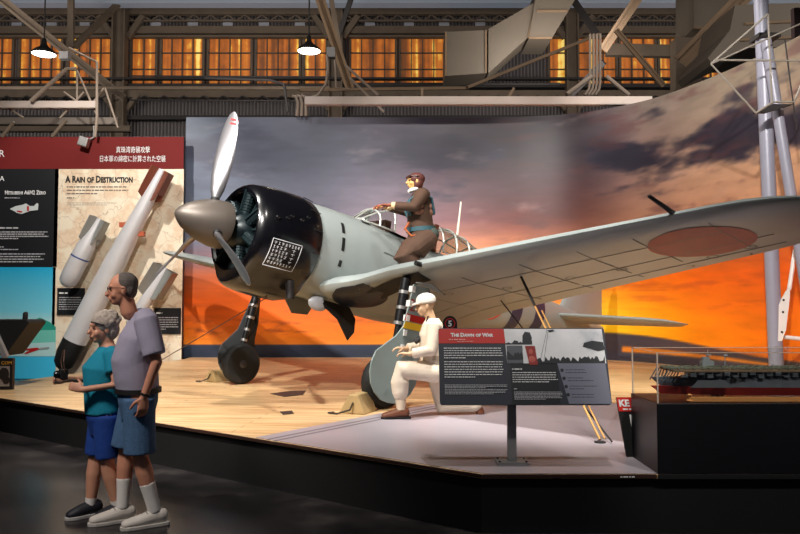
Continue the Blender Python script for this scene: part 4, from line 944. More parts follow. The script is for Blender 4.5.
for k in range(4):
    y = .56 + k * .105; x = .725 + .008 * k
    b = B(); b.M = F @ Matrix.Translation((x * Ws, (1 - y) * Hs, .005)); b.lathe([(0, .013), (.001, .013)], (0, 0, 0), (0, 0, 1), 16); b.build('bullet_mark', dk, sg)
    sw(x + .02, y - .005, .21, 1, .02, .009, dk, .1); sw(x + .02, y + .03, .21, 1, .02, .009, dk, .1)
b = B(); b.M = M; b.box((.845, 5.56, (STAGE + 1.2) / 2 + .005), (.066, .04, 1.2 - STAGE)); b.build('post', steel, sg)
b = B(); b.M = M; b.box((.845, 5.56, STAGE + .012), (.24, .16, .014)); b.build('base_plate', steel, sg)
b = B(); b.M = M; b.bar((.845, 5.56, 1.19), (.845, 5.49, 1.19), .06); b.build('bracket', steel, sg)
for sx in (-1, 1):
    for sy in (-1, 1): b = B(); b.M = M; b.lathe([(0, .009), (.008, .009)], (.845 + sx * .1, 5.56 + sy * .06, STAGE + .019), (0, 0, 1), 8); b.build('bolt', dark, sg)
# audio stop marker
M = local(sg); t = bpy.data.objects.new('audio_stop_badge', None); C.objects.link(t); t.parent = sg; t['label'] = 'round-topped black badge with red ring'
bc = at(450, 325, 5.6); pts = [bc + V((-.055, 0, -.06)), bc + V((.055, 0, -.06))]
pts += [bc + V((.055 * math.cos(a), 0, .01 + .06 * math.sin(a))) for a in [PI * k / 10 for k in range(11)]]
b = B(); b.M = M; b.prism(pts, (0, .015, 0)); b.build('marker_plate', matblack, t)
b = B(); b.M = M; b.bar(bc + V((0, .012, -.055)), V((bc.x, 5.56, 1.40)), .03, .01); b.build('marker_tab', matblack, t)
b = B(); b.M = M; n = 24; c0 = bc + V((0, -.002, .012)); b.add([c0 + V((r * math.cos(2 * PI * k / n), 0, r * math.sin(2 * PI * k / n))) for r in (.04, .034) for k in range(n)], [(k, (k + 1) % n, n + (k + 1) % n, n + k) for k in range(n)]); b.build('red_ring', _m['sign_red'], t)
text('5', .062, white_txt, t, M @ fr(c0 + V((-.0, -.002, -.022)), (1, 0, 0), (0, 0, 1)), 'numeral', align='CENTER', bold=.002)
# KE sign
t = thing('notice_sign', 'narrow black notice with red heading tucked beside the model case plinth', 'sign', on(629, 457)); M = local(t); Yn = t.location.y
zt = at(0, 397, Yn).z; x0, x1 = at(616, 0, Yn).x, at(646, 0, Yn).x
Fk = M @ fr((x0 + .03, Yn - .02, STAGE), (1, 0, 0), V((-.06, .06, zt - STAGE))); hh = zt - STAGE; wk = x1 - x0
b = B(); b.M = Fk; b.box((wk / 2, hh / 2, -.01), (wk, hh, .02)); b.build('board', matblack, t)
b = B(); b.M = Fk; b.box((wk / 2, hh - .055, .002), (wk, .11, .003)); b.build('red_heading_strip', _m['sign_red'], t)
text('KE', .072, white_txt, t, Fk @ Matrix.Translation((.01, hh - .07, .004)), 'title_lettering', bold=.003)
words(Fk, .035, hh - .093, .1, 1, .01, .012, .004).build('body_text', white_txt, t)
b = B(); b.M = Fk; b.box((wk * .62, hh * .5, .002), (wk * .6, hh * .42, .003)); b.build('white_print_panel', white, t)
b = B(); b.M = Fk; b.box((wk * .68, hh * .24, .004), (wk * .5, hh * .2, .003)); b.build('blue_print_panel', mat('blue_print', (40, 60, 120), .5), t)

# ================================================================ MODEL CASE
t = thing('display_plinth', 'black plinth under the glass case at the platform corner', 'plinth', (3.2, 5.48, 0))
pl_m = mat('plinth_black', (17, 16, 20), .38, bump=.03, bs=20)
M = local(t); b = B(); b.M = M; b.box(((BX0 + BX1) / 2, (BY0 + BY1) / 2, (STAGE + BTOP) / 2 + .003), (BX1 - BX0, BY1 - BY0, BTOP - STAGE)); b.build('plinth_box', pl_m, t, bevel=.004)
gt = 1.275; cg = thing('glass_case', 'clear glass case covering the warship model', 'display case', (3.2, 5.48, BTOP)); M = local(cg); gm = glass('case_glass', (250, 251, 250), .035)
e = .012
for nm, c, s in (('glass_front', ((BX0 + BX1) / 2, BY0 + e, (BTOP + gt) / 2), (BX1 - BX0 - .02, .006, gt - BTOP - .01)), ('glass_back', ((BX0 + BX1) / 2, BY1 - e, (BTOP + gt) / 2), (BX1 - BX0 - .02, .006, gt - BTOP - .01)),
                 ('glass_side', (BX0 + e, (BY0 + BY1) / 2, (BTOP + gt) / 2), (.006, BY1 - BY0 - .03, gt - BTOP - .01)), ('glass_top', ((BX0 + BX1) / 2, (BY0 + BY1) / 2, gt), (BX1 - BX0, BY1 - BY0, .006))):
    b = B(); b.M = M; b.box(V(c) + V((0, 0, .004)), s); b.build(nm, gm, cg)
em = mat('glass_edge', (206, 190, 176), .3); b = B(); b.M = M
for y in (BY0 + e, BY1 - e): b.bar((BX0 + e, y, BTOP + .004), (BX0 + e, y, gt), .009)
b.bar((BX0 + e, BY0 + e, gt), (BX1, BY0 + e, gt), .005); b.bar((BX0 + e, BY1 - e, gt), (BX1, BY1 - e, gt), .005); b.bar((BX0 + e, BY0 + e, gt), (BX0 + e, BY1 - e, gt), .005)
b.build('polished_edge', em, cg)
# aircraft carrier model
cx0, cx1, cy = 1.88, 4.45, 5.50
cv = thing('aircraft_carrier_model', 'grey aircraft carrier model with red lower hull inside the glass case', 'ship model', ((cx0 + cx1) / 2, cy, BTOP)); M = local(cv)
hz0, hzw, hz1, fd = BTOP + .035, BTOP + .095, BTOP + .16, BTOP + .215
def hull(z0, z1, w0, w1, xs=.0, nm='h', m=None):
    rs = []
    for i in range(15):
        u = i / 14; x = cx0 + .03 * 0 + (cx1 - cx0) * u; k = math.sin(PI * min(1, u * 3.2) / 2) if u < .3125 else (1 if u < .8 else math.cos(PI / 2 * (u - .8) / .22)); k = max(k, .04)
        sh = .06 * (1 - min(1, u * 8)) ; rs.append([V((x + sh * 1.2, cy - w0 * k, z0)), V((x + sh * 1.2, cy + w0 * k, z0)), V((x, cy + w1 * k, z1)), V((x, cy - w1 * k, z1))])
    b = B(); b.M = M; b.rings(rs); return b.build(nm, m, cv)
hgrey = mat('ship_grey', (96, 102, 112), .5, 0, .15, 20); hull(hz0, hzw, .10, .135, nm='lower_hull', m=mat('ship_red', (190, 52, 44), .45)); hull(hzw, hz1, .135, .14, nm='upper_hull', m=hgrey)
b = B(); b.M = M; b.box((cx0 + 1.45, cy, (hz1 + fd) / 2 - .002), (2.3, .23, fd - hz1 - .01)); b.build('hangar_block', mat('ship_dark', (60, 64, 72), .5, 0, .3, 30), cv)
b = B(); b.M = M; b.box((cx0 + 1.34, cy, fd), (2.44, .30, .012)); b.build('flight_deck', mat('ship_deck', (116, 96, 74), .6, 0, .1, 20), cv)
b = B(); b.M = M
for k in range(5): b.bar((cx0 + .03 + k * .028, cy - .1, hz1 - .03), (cx0 + .09 + k * .02, cy - .12, fd), .007); b.bar((cx0 + .03 + k * .028, cy + .1, hz1 - .03), (cx0 + .09 + k * .02, cy + .12, fd), .007)
b.build('bow_support', hgrey, cv)
b = B(); b.M = M
for k in range(34):
    x = cx0 + .2 + k * .062; b.box((x, cy - .142, hz1 + .02 + .008 * (k % 3)), (.04, .035, .014 + .01 * (k % 2))); b.bar((x + .02, cy - .15, hz1 + .01), (x + .02, cy - .145, fd), .004)
b.build('gun_gallery', mat('ship_mid', (98, 104, 112), .5), cv)
b = B(); b.M = M; b.prism([V((cx0 + .25 + .3 * k, cy - .137, hzw)) for k in range(2)] + [V((cx0 + .5, cy - .142, hz1 - .01)), V((cx0 + .3, cy - .142, hz1 - .01))], (0, -.004, 0)); b.build('hull_sponson', mat('ship_mid', (98, 104, 112), .5), cv)
isl = B(); isl.M = M; ix = at(706, 0, cy).x; isl.box((ix, cy + .11, fd + .03), (.09, .05, .05)); isl.box((ix - .01, cy + .11, fd + .07), (.05, .04, .03)); isl.bar((ix, cy + .11, fd + .08), (ix + .01, cy + .11, fd + .14), .006); isl.box((ix + .012, cy + .11, fd + .10), (.03, .03, .01)); isl.build('island_tower', mat('ship_light', (140, 146, 150), .5), cv)
b = B(); b.M = M; ix = at(724, 0, cy).x; b.bar((ix, cy + .11, fd), (ix, cy + .11, fd + .09), .005); b.ball((ix + .008, cy + .11, fd + .095), (.018, .012, .01)); b.build('signal_mast', _m['ship_light'], cv)
tiny = B(); tiny.tube([(-.026, 0, .008), (0, 0, .010), (.03, 0, .010)], [.006, .007, .003], 6).box((-.012, 0, .007), (.014, .062, .003)).box((.026, 0, .010), (.008, .022, .002)).box((.027, 0, .015), (.008, .002, .010))
tm = mat('model_plane_grey', (150, 154, 148), .5)
tp = tiny.build('model_aeroplane', mat('model_plane_green', (104, 108, 92), .5)); tp.location = (cx0 + .14, cy - .08, fd + .007); tp.rotation_euler = (0, 0, .3)
tag(tp, 'tiny model aeroplane parked on the carrier flight deck', 'model aeroplane', 'tiny aeroplanes parked on the carrier deck')
k = 0
for i in range(19):
    for j in (-1, 0, 1):
        if (i, j) == (0, -1): continue
        c = tp.copy(); C.objects.link(c); c.location = (cx0 + .14 + i * .058 + random.uniform(-.006, .006), cy + j * .08 + random.uniform(-.008, .008) + (0.01 if j > 0 else 0), fd + .007); c.rotation_euler = (0, 0, random.uniform(-.5, .9))
for x in (cx0 + .5, cx0 + 1.2, cx0 + 2.0): b = B(); b.M = M; b.box((x, cy, BTOP + .022), (.03, .16, .036)); b.build('cradle', mat('cradle_wood', (150, 96, 60), .5), cv)
t = thing('brass_rail', 'long brass and wood rail lying before the ship model in the case', 'rail', at(683, 400, 5.27)); t.location.z = BTOP; M = local(t)
bx = at(683, 0, 5.27).x; br = mat('brass', (226, 156, 92), .5, .1)
b = B(); b.M = M; b.box(((bx + 4.4) / 2, 5.27, BTOP + .024), (4.4 - bx, .03, .03)); b.build('rail', br, t)
b = B(); b.M = M; b.lathe([(0, .02), (.012, .026), (.02, .014), (.04, .012), (.05, .02), (.06, .008)], (bx - .005, 5.27, BTOP + .003), (0, 0, 1), 14); b.build('finial', br, t, smooth=True)

# ================================================================ POLES
pm = mat('pole_lavender_white', (150, 150, 166), .4, .1)
Yp = 10.6
t = thing('support_pole', 'thick pale straight pole rising behind the wing to the roof', 'pole', V((at(777, 385, Yp).x, Yp, STAGE))); M = local(t)
b = B(); b.M = M; b.tube([V((at(777, 385, Yp).x, Yp, STAGE)), at(760, -20, Yp)], .10, 20, flat=True); b.build('pole_tube', pm, t, smooth=True)
b = B(); b.M = M; b.lathe([(0, .17), (.03, .17), (.04, .11)], t.location, (0, 0, 1), 20); b.build('base_flange', pm, t)
b = B(); b.M = M; g0 = [at(x, y, Yp - .1) for x, y in ((786, 292), (790, 287), (790, 296), (786, 330), (782, 341), (778, 341), (779, 305))]; b.prism(g0, (0, .03, 0)); b.build('gusset_plate', white, t)
for y in (300, 312, 332): b = B(); b.M = M; b.ball(at(783.5 - (y - 300) * .05, y, Yp - .1), (.016, .02, .016)); b.build('gusset_bolt', dark, t)
b = B(); b.M = M; b.tube([at(789, 290, Yp), at(795, 250, Yp + .1)], .03, 8, flat=True); b.build('gusset_rod', white, t); b = B(); b.M = M; b.tube([at(783, 337, Yp), at(812, 340, Yp)], .03, 8, flat=True); b.build('gusset_rod', white, t)
b = B(); b.M = M; b.box(at(765, 38, Yp), (.32, .3, .06)); b.build('pole_collar', dark, t)
t = thing('leaning_pole', 'thinner pale pole leaning outward from the straight pole', 'pole', V((at(822, 385, Yp - .3).x, Yp - .3, STAGE))); M = local(t)
b = B(); b.M = M; b.tube([t.location, at(766, 40, Yp - .22)], .075, 16, flat=True); b.build('pole_tube', pm, t, smooth=True)
t = thing('tube_frame', 'thin pale triangular tube frame hung around the twin poles', 'frame', at(755, 110, Yp - .5)); M = local(t); b = B(); b.M = M; Yf = Yp - .5
for a, c in (((711, 64), (768, 14)), ((711, 64), (756, 113)), ((756, 113), (773, 102)), ((773, 102), (794, 102)), ((794, 102), (804, 78)), ((768, 14), (772, 102)), ((711, 64), (800, 24)), ((714, 60), (830, 61))):
    b.tube([at(*a, Yf), at(*c, Yf)], .014 if a != (711, 64) or c[0] < 780 else .011, 6, flat=True)
b.build('frame_tubes', mat('frame_tube_cream', (150, 142, 132), .5), t)
b = B(); b.M = M; b.prism([at(756, 112, Yf), at(773, 104, Yf), at(794, 104, Yf), at(768, 112, Yf)], (0, .1, 0)); b.build('frame_plate', dark, t)
pipe('hanging_wire', 'thin dark wire hanging close to the leaning pole', [(785, 40), (790, 80), (797, 130)], Yf, .01, dark, 'wire')
tag(B().box(at(806, 110, 11.2), (.35, .1, 3.2)).build('dark_post', mat('dark_maroon', (40, 22, 24), .6)), 'dark maroon post at the frame edge behind the poles', 'post')

# ================================================================ PEOPLE
skin_m = mat('skin_tone', (214, 150, 122), .55, 0, .04, 12); skin_w = mat('fair_skin_tone', (214, 156, 128), .55, 0, .04, 12)
class Fig:
    def __init__(s, nm, label, cat, loc, yaw, sc=1.):
        s.t = thing(nm, label, cat, loc, (0, 0, yaw)); s.sc = sc; s.M = Matrix.Scale(sc, 4)
    def b(s): b = B(); b.M = s.M; return b
def head(b, c, f, up, ear=True):
    f = V(f).normalized(); up = V(up).normalized(); s = up.cross(f).normalized(); f = s.cross(up)
    R = Matrix((f, s, up)).transposed(); P = lambda x, y, z: V(c) + f * x + s * y + up * z
    b.ball(P(-.01, 0, .03), (.098, .078, .095), R, 18, 12); b.ball(P(.02, 0, -.03), (.068, .062, .085), R, 16, 10); b.ball(P(.05, 0, -.085), (.03, .032, .026), R)
    b.tube([P(.085, 0, .012), P(.108, 0, -.03)], [.010, .016], 8); b.ball(P(.078, 0, .03), (.018, .05, .012), R)
    b.ball(P(.083, 0, -.058), (.016, .024, .009), R); b.ball(P(.083, 0, -.07), (.013, .02, .008), R)
    for y in (-.038, .038): b.ball(P(.055, y, -.035), (.03, .022, .028), R)
    if ear:
        for y in (-1, 1): b.ball(P(-.005, y * .08, -.01), (.02, .012, .032), R)
    b.tube([P(-.02, 0, -.05), P(-.045, 0, -.17)], [.056, .06], 14)
    return P, R
def eyes(F, P, R):
    for y in (-.03, .03):
        b = F.b(); b.ball(P(.083, y, .008), (.008, .012, .006), R); b.build('eye', mat('eye_dark', (40, 30, 28), .3), F.t, smooth=True)
def hand(b, w, d, pn, thumb, curl=.5, s=1.):
    d = V(d).normalized(); pn = V(pn); pn = (pn - d * pn.dot(d)).normalized(); sd = V(thumb); sd = (sd - d * sd.dot(d) - pn * sd.dot(pn)).normalized(); w = V(w)
    b.tube([w, w + d * .04 * s, w + d * .085 * s], [(.028 * s, .018 * s), (.038 * s, .017 * s), (.040 * s, .015 * s)], 12, side=sd)
    for k, (o, L) in enumerate(((.030, .072), (.010, .08), (-.010, .074), (-.029, .058))):
        p = w + d * .085 * s + sd * o * s; pts = [p - d * .02 * s, p]; a = 0; dirn = d
        for q in range(3):
            a += curl * (.55 if q == 0 else .8); dirn = d * math.cos(a) + pn * math.sin(a); p = p + dirn * L * s * (.42, .32, .26)[q]; pts.append(p)
        b.tube(pts, [.0098 * s, .0096 * s, .009 * s, .0082 * s, .0068 * s], 8)
    p = w + d * .02 * s + sd * .026 * s; t1 = (d * .6 + sd * .75 + pn * .3).normalized(); t2 = (d * .9 + sd * .25 + pn * .45 * (1 + curl)).normalized()
    b.tube([p, p + t1 * .04 * s, p + t1 * .04 * s + t2 * .032 * s, p + t1 * .04 * s + t2 * .055 * s], [.014 * s, .0125 * s, .011 * s, .009 * s], 8)
Y_ = V((0, 1, 0))
def shoe(F, a, f, m, sole, nm='shoe', L=.29, h=.10, lace=None):
    a = V(a); f = V(f).normalized(); s = V((0, 0, 1)).cross(f); b = F.b(); R = Matrix((f, s, V((0, 0, 1)))).transposed(); z0 = V((a.x, a.y, a.z))
    b.tube([z0 - f * .05 + V((0, 0, .07)), z0 + f * .02 + V((0, 0, .065)), z0 + f * .10 + V((0, 0, .05)), z0 + f * (L - .11) + V((0, 0, .038))], [(.045, .058), (.047, .056), (.052, .046), (.047, .034)], 14, side=s)
    b.tube([z0 + V((0, 0, .07)), z0 + V((0, 0, h))], [.048, .044], 12, flat=True)
    o = b.build(nm, m, F.t, remesh=.006, sm=2)
    b = F.b(); rs = []
    for x, w in ((-.105, .026), (-.09, .042), (-.03, .050), (.05, .050), (.11, .058), (L - .12, .052), (L - .085, .034), (L - .07, .016)):
        rs.append([z0 + f * x + s * w + V((0, 0, .0)), z0 + f * x - s * w + V((0, 0, .0)), z0 + f * x - s * w + V((0, 0, .026)), z0 + f * x + s * w + V((0, 0, .026))])
    b.rings(rs); b.build('sole', sole, o, bevel=.004)
    if lace:
        b = F.b()
        for k in range(4): x = .055 + k * .026; zz = .112 - k * .012; b.tube([z0 + f * x + s * .028 + V((0, 0, zz - .012)), z0 + f * (x + .01) + V((0, 0, zz)), z0 + f * x - s * .028 + V((0, 0, zz - .012))], .004, 6)
        b.build('laces', lace, o)
    return o
# ---- man
F = Fig('person', 'person in grey T-shirt, denim shorts and white sneakers walking with one arm hanging', 'person', (-1.95, 5.46, 0), math.radians(204), 1.0)
hp, ch = V((-.0, 0, .98)), V((-.03, 0, 1.42))
aL = [V((-.03, .20, 1.50)), V((-.10, .27, 1.20)), V((-.02, .25, .96))]
aR = [V((-.03, -.20, 1.50)), V((-.08, -.27, 1.20)), V((.0, -.26, .96))]
legL = [V((0, .10, .95)), V((-.01, .11, .52)), V((-.12, .11, .10))]; legR = [V((0, -.10, .95)), V((.07, -.10, .53)), V((.09, -.09, .10))]
b = F.b(); P, R = head(b, (.125, 0, 1.725), (1, .0, -.12), (0.05, 0, 1))
b.tube([(.0, 0, .9), (0, 0, 1.05), (.01, 0, 1.2), (-.02, 0, 1.38), (-.03, 0, 1.50)], [(.16, .11), (.165, .13), (.165, .135), (.18, .12), (.13, .08)], 20, side=Y_)
for a in (aL, aR): b.tube(a, [.055, .042, .028], 12)
hand(b, aL[2], (.08, .0, -1), (.3, -1, 0), (1, .2, 0), .55, 1.05); hand(b, aR[2], (.08, .0, -1), (.3, 1, 0), (1, -.2, 0), .55, 1.05)
for l in (legL, legR): b.tube([l[0], l[0].lerp(l[1], .5), l[1], l[1].lerp(l[2], .3), l[2]], [.09, .08, .056, .062, .038], 14)
b.build('body', skin_m, F.t, remesh=.0075, sm=2)
eyes(F, P, R)
tee = mat('grey_tee', (164, 160, 182), .85, 0, .04, 8, .25, 14); den = mat('denim', (72, 106, 144), .85, 0, .12, 20, .25, 60)
b = F.b(); b.tube([(.0, 0, .985), (.015, 0, 1.08), (.03, 0, 1.2), (.0, 0, 1.36), (-.03, 0, 1.50), (-.03, 0, 1.56)], [(.185, .15), (.19, .16), (.188, .165), (.205, .145), (.165, .095), (.085, .07)], 24, side=Y_, flat=True)
for a in (aL, aR): b.tube([a[0] + V((0, -a[0].y * .35, .02)), a[0], a[0].lerp(a[1], .82)], [.08, .088, .082], 16, flat=True)
b.build('t_shirt', tee, F.t, remesh=.010, sm=3)
b = F.b(); b.tube([(.0, 0, .76), (0, 0, .9), (0, 0, 1.01)], [(.13, .11), (.182, .142), (.18, .145)], 24, side=Y_, flat=True)
for l in (legL, legR): b.tube([l[0] + V((0, 0, -.02)), l[0].lerp(l[1], .5), l[0].lerp(l[1], 1.0) + V((0, 0, .015))], [.115, .112, .115], 18, flat=True)
b.build('denim_shorts', den, F.t, remesh=.010, sm=2)
b = F.b(); b.tube([(0, 0, .965), (0, 0, 1.0)], [(.198, .166), (.198, .166)], 28, side=Y_, flat=True); b.build('belt', blk, F.t, smooth=True)
for l in (legL, legR):
    b = F.b(); b.tube([l[1].lerp(l[2], .48), l[1].lerp(l[2], .75), l[2]], [.058, .050, .046], 16, flat=True); b.build('sock', white, F.t, remesh=.007)
wsh = mat('white_sneaker', (214, 208, 200), .6, 0, .04, 20)
for l in (legL, legR): shoe(F, V((l[2].x, l[2].y, 0)), (1, .1, 0), wsh, mat('sole_white', (200, 196, 190), .6), 'sneaker', .31, .10, mat('grey_lace', (110, 108, 108), .7))
b = F.b(); b.ball(P(-.028, 0, .045), (.090, .086, .088), R, 20, 12); b.ball(P(-.05, 0, .0), (.06, .084, .075), R)
b.build('hair', mat('grey_hair', (104, 96, 92), .9, 0, .2, 60, .5, 120), F.t, remesh=.006)
b = F.b()
for y in (-.032, .032): b.tube([P(.098, y + .024 * math.cos(k * PI / 6), .008 + .017 * math.sin(k * PI / 6)) for k in range(13)], .0018, 5)
b.tube([P(.10, -.01, .012), P(.10, .01, .012)], .0025, 5)
for y in (-1, 1): b.tube([P(.095, y * .057, .014), P(.06, y * .082, .016), P(-.01, y * .09, .012)], .0025, 5)
b.build('glasses', dark, F.t)
b = F.b(); b.tube([aL[1].lerp(aL[2], .9), aL[1].lerp(aL[2], .96)], .034, 14, flat=True); b.build('wristwatch', blk, F.t)
# ---- woman
F = Fig('person', 'person in turquoise top, blue shorts and dark slip-ons holding a small camera', 'person', (-2.26, 5.62, 0), math.radians(212), .97)
aL = [V((-.02, .165, 1.28)), V((-.03, .24, 1.05)), V((.19, .15, 1.02))]; aR = [V((-.02, -.165, 1.28)), V((.05, -.25, 1.05)), V((.27, -.10, 1.08))]
legL = [V((0, .085, .80)), V((-.01, .09, .43)), V((-.09, .09, .09))]; legR = [V((0, -.085, .80)), V((.05, -.08, .43)), V((.08, -.08, .09))]
b = F.b(); P, R = head(b, (.03, 0, 1.475), (1, .25, -.12), (0, 0, 1))
b.tube([(0, 0, .78), (0, 0, .9), (0, 0, 1.02), (0, 0, 1.18), (-.02, 0, 1.30)], [(.155, .12), (.15, .115), (.14, .11), (.15, .11), (.10, .07)], 20, side=Y_)
for a in (aL, aR): b.tube(a, [.046, .036, .025], 12)
hand(b, aL[2], (.8, -.4, .3), (0, -1, 0), (0, .2, 1), .9, .9); hand(b, aR[2], (.9, .2, 0), (0, 1, 0), (0, .2, 1), .9, .9)
for l in (legL, legR): b.tube([l[0], l[0].lerp(l[1], .5), l[1], l[1].lerp(l[2], .3), l[2]], [.088, .078, .055, .06, .036], 14)
b.build('body', skin_w, F.t, remesh=.0075, sm=2); eyes(F, P, R)
tur = mat('turquoise_knit', (14, 142, 172), .85, 0, .06, 8, .25, 16)
b = F.b(); b.tube([(.0, 0, .82), (.01, 0, .92), (.02, 0, 1.03), (.03, 0, 1.16), (-.01, 0, 1.27), (-.02, 0, 1.33)], [(.178, .148), (.172, .145), (.165, .140), (.172, .145), (.14, .095), (.075, .06)], 24, side=Y_, flat=True)
b.ball((.09, .06, 1.13), .06); b.ball((.09, -.06, 1.13), .06)
for a in (aL, aR): b.tube([a[0] + V((0, -a[0].y * .35, .01)), a[0], a[0].lerp(a[1], .6)], [.062, .068, .064], 16, flat=True)
b.build('turquoise_top', tur, F.t, remesh=.010, sm=3)
b = F.b(); b.tube([(.0, 0, .64), (0, 0, .78), (0, 0, .86)], [(.11, .10), (.17, .138), (.16, .13)], 24, side=Y_, flat=True)
for l in (legL, legR): b.tube([l[0], l[0].lerp(l[1], .5), l[0].lerp(l[1], .88)], [.102, .096, .090], 18, flat=True)
b.build('blue_shorts', mat('royal_blue', (22, 66, 150), .85, 0, .06, 8, .2, 20), F.t, remesh=.010, sm=2)
for l in (legL, legR):
    b = F.b(); b.tube([l[1].lerp(l[2], .84), l[2]], [.044, .042], 14, flat=True); b.build('sock', white, F.t, smooth=True)
    shoe(F, V((l[2].x, l[2].y, 0)), (1, .15, 0), mat('navy_shoe', (28, 30, 40), .6), mat('pale_sole', (190, 188, 186), .6), 'slip_on_shoe', .26, .085)
hw = mat('silver_hair', (180, 168, 158), .9, 0, .2, 50, .6, 90)
b = F.b(); b.ball(P(-.025, 0, .05), (.108, .108, .10), R, 20, 12); b.ball(P(-.055, 0, -.01), (.075, .10, .09), R)
for k in range(26):
    a = random.uniform(.5, 2 * PI - .5); e = random.uniform(-.2, 1.2); b.ball(P(-.03 + .10 * math.cos(a) * math.cos(e), .10 * math.sin(a) * math.cos(e), .04 + .10 * math.sin(e)), .026, None, 8, 6)
b.build('hair', hw, F.t, remesh=.007, sm=2)
b = F.b(); b.tube([P(.10, .02, .055), P(.085, .055, .05), P(.03, .095, .03)], .005, 6); b.build('glasses_on_head', dark, F.t)
b = F.b(); b.ball(P(.094, 0, -.064), (.006, .018, .005), R); b.build('lips', mat('lip_tone', (160, 80, 74), .5), F.t)
hc = (F.t.location + Matrix.Rotation(math.radians(212), 3, 'Z') @ V((.30, .03, 1.10)))
t = thing('compact_camera', 'small dark camera with lens held up by the person in turquoise', 'camera', hc, (0, 0, math.radians(212)))
B().box((0, 0, 0), (.05, .12, .075)).build('camera_body', matblack, t, bevel=.008); B().lathe([(0, .03), (.03, .028), (.045, .02)], (.02, 0, 0), (1, 0, 0), 18).build('lens', mat('lens_black', (20, 20, 26), .2), t, smooth=True)
B().tube([(0, .06, .02), (.01, .075, .10), (.0, .03, .18), (.0, -.04, .17), (.01, -.075, .09), (0, -.06, .02)], .004, 6).build('neck_strap', mat('strap_brown', (110, 80, 64), .7), t)

# ---- kneeling mannequin by the wheel
F = Fig('mannequin', 'mannequin in white uniform and cap kneeling by the near wheel cover', 'mannequin', V((at(432, 0, 7.75).x, 7.75, STAGE)), math.radians(184), .96)
waxm = mat('mannequin_face', (214, 176, 140), .5); uni = mat('ivory_uniform', (228, 212, 192), .85, 0, .04, 8, .3, 18)
sh = V((.0, 0, .98)); hipz = .50
aL = [V((.0, .18, 1.00)), V((.05, .24, .74)), V((.27, .17, .70))]; aR = [V((.0, -.18, 1.00)), V((.08, -.22, .76)), V((.30, -.10, .74))]
lF = [V((-.03, .10, .50)), V((.38, .13, .53)), V((.36, .13, .10))]; lB = [V((-.03, -.10, .50)), V((-.12, -.12, .09)), V((-.50, -.12, .10))]
b = F.b(); P, R = head(b, (.08, 0, 1.22), (1, .12, -.18), (0.12, 0, 1)); 
b.tube([(0, 0, .5), (0, 0, .8), (0, 0, 1.0)], [(.13, .09), (.14, .10), (.12, .08)], 16, side=Y_)
for a in (aL, aR): b.tube(a, [.045, .036, .026], 12)
hand(b, aL[2], (.95, -.2, .1), (0, 0, -1), (0, -1, .3), .6, 1.); hand(b, aR[2], (.95, .1, .1), (0, 0, -1), (0, 1, .3), .6, 1.)
for l in (lF, lB): b.tube(l, [.08, .055, .035], 12)
b.build('body', waxm, F.t, remesh=.008, sm=2); eyes(F, P, R)
b = F.b(); b.tube([(-.04, 0, .46), (-.02, 0, .58), (.0, 0, .74), (.0, 0, .9), (.0, 0, 1.02), (.0, 0, 1.08)], [(.19, .15), (.185, .15), (.185, .145), (.21, .15), (.17, .11), (.08, .07)], 24, side=Y_, flat=True)
for a in (aL, aR): b.tube([a[0] + V((0, -a[0].y * .35, .01)), a[0], a[1], a[1].lerp(a[2], .85)], [.08, .088, .072, .055], 16, flat=True)
b.build('tunic', uni, F.t, remesh=.010, sm=2)
b = F.b(); b.tube([(-.04, 0, .42), (-.03, 0, .56)], [(.16, .12), (.165, .125)], 20, side=Y_, flat=True)
b.tube([lF[0], lF[1], lF[1].lerp(lF[2], .3), lF[1].lerp(lF[2], .58)], [.12, .098, .10, .088], 18); b.tube([lB[0], lB[1] + V((0, 0, .0)), lB[2]], [.105, .085, .07], 18)
b.build('trousers', uni, F.t, remesh=.010, sm=2)
b = F.b(); b.tube([lF[1].lerp(lF[2], .55), lF[2]], [.062, .048], 14, flat=True); b.build('gaiter', mat('gaiter_ivory', (216, 196, 172), .85), F.t, smooth=True)
bsh = mat('brown_shoe', (112, 66, 44), .4); shoe(F, V((.36, .13, 0)), (1, .05, 0), bsh, matblack, 'brown_shoe'); 
b = F.b(); b.tube([(-.52, -.12, .09), (-.55, -.12, .02)], [.045, .05], 12); b.build('rear_shoe', bsh, F.t, remesh=.008)
b = F.b(); b.tube([(-.03, 0, .63), (-.03, 0, .68)], [(.192, .157), (.192, .157)], 24, side=Y_, flat=True); b.build('belt', mat('ivory_belt', (190, 172, 150), .7), F.t, smooth=True)
b = F.b(); b.ball(P(-.012, 0, .065), (.112, .098, .075), R, 20, 12); b.tube([P(-.01, 0, .03), P(-.01, 0, .055)], [(.1, .112), (.1, .112)], 22, side=R.col[1], flat=True)
cap_ = b.build('cap_crown', mat('cap_white', (240, 232, 220), .8), F.t, remesh=.007)
b = F.b(); b.tube([P(.08, -.05, .035), P(.125, -.03, .028), P(.14, 0, .025), P(.125, .03, .028), P(.08, .05, .035)], .012, 8); b.prism([P(.07, -.06, .035), P(.12, -.04, .028), P(.14, 0, .024), P(.12, .04, .028), P(.07, .06, .035)], R.col[2] * .008); b.build('cap_peak', _m['cap_white'], cap_)
b = F.b(); b.tube([P(.0, -.06, -.12), (.10, -.08, .95), (.16, -.03, .84), (.16, .03, .84), (.10, .08, .95), P(.0, .06, -.12)], .008, 6); b.build('neck_strap', blk, F.t)
b = F.b(); b.tube([(.13, -.035, .86), (.20, -.035, .82)], .03, 12, flat=True); b.tube([(.13, .035, .86), (.20, .035, .82)], .03, 12, flat=True); b.box((.16, 0, .84), (.03, .05, .03)); b.build('binoculars', blk, F.t)

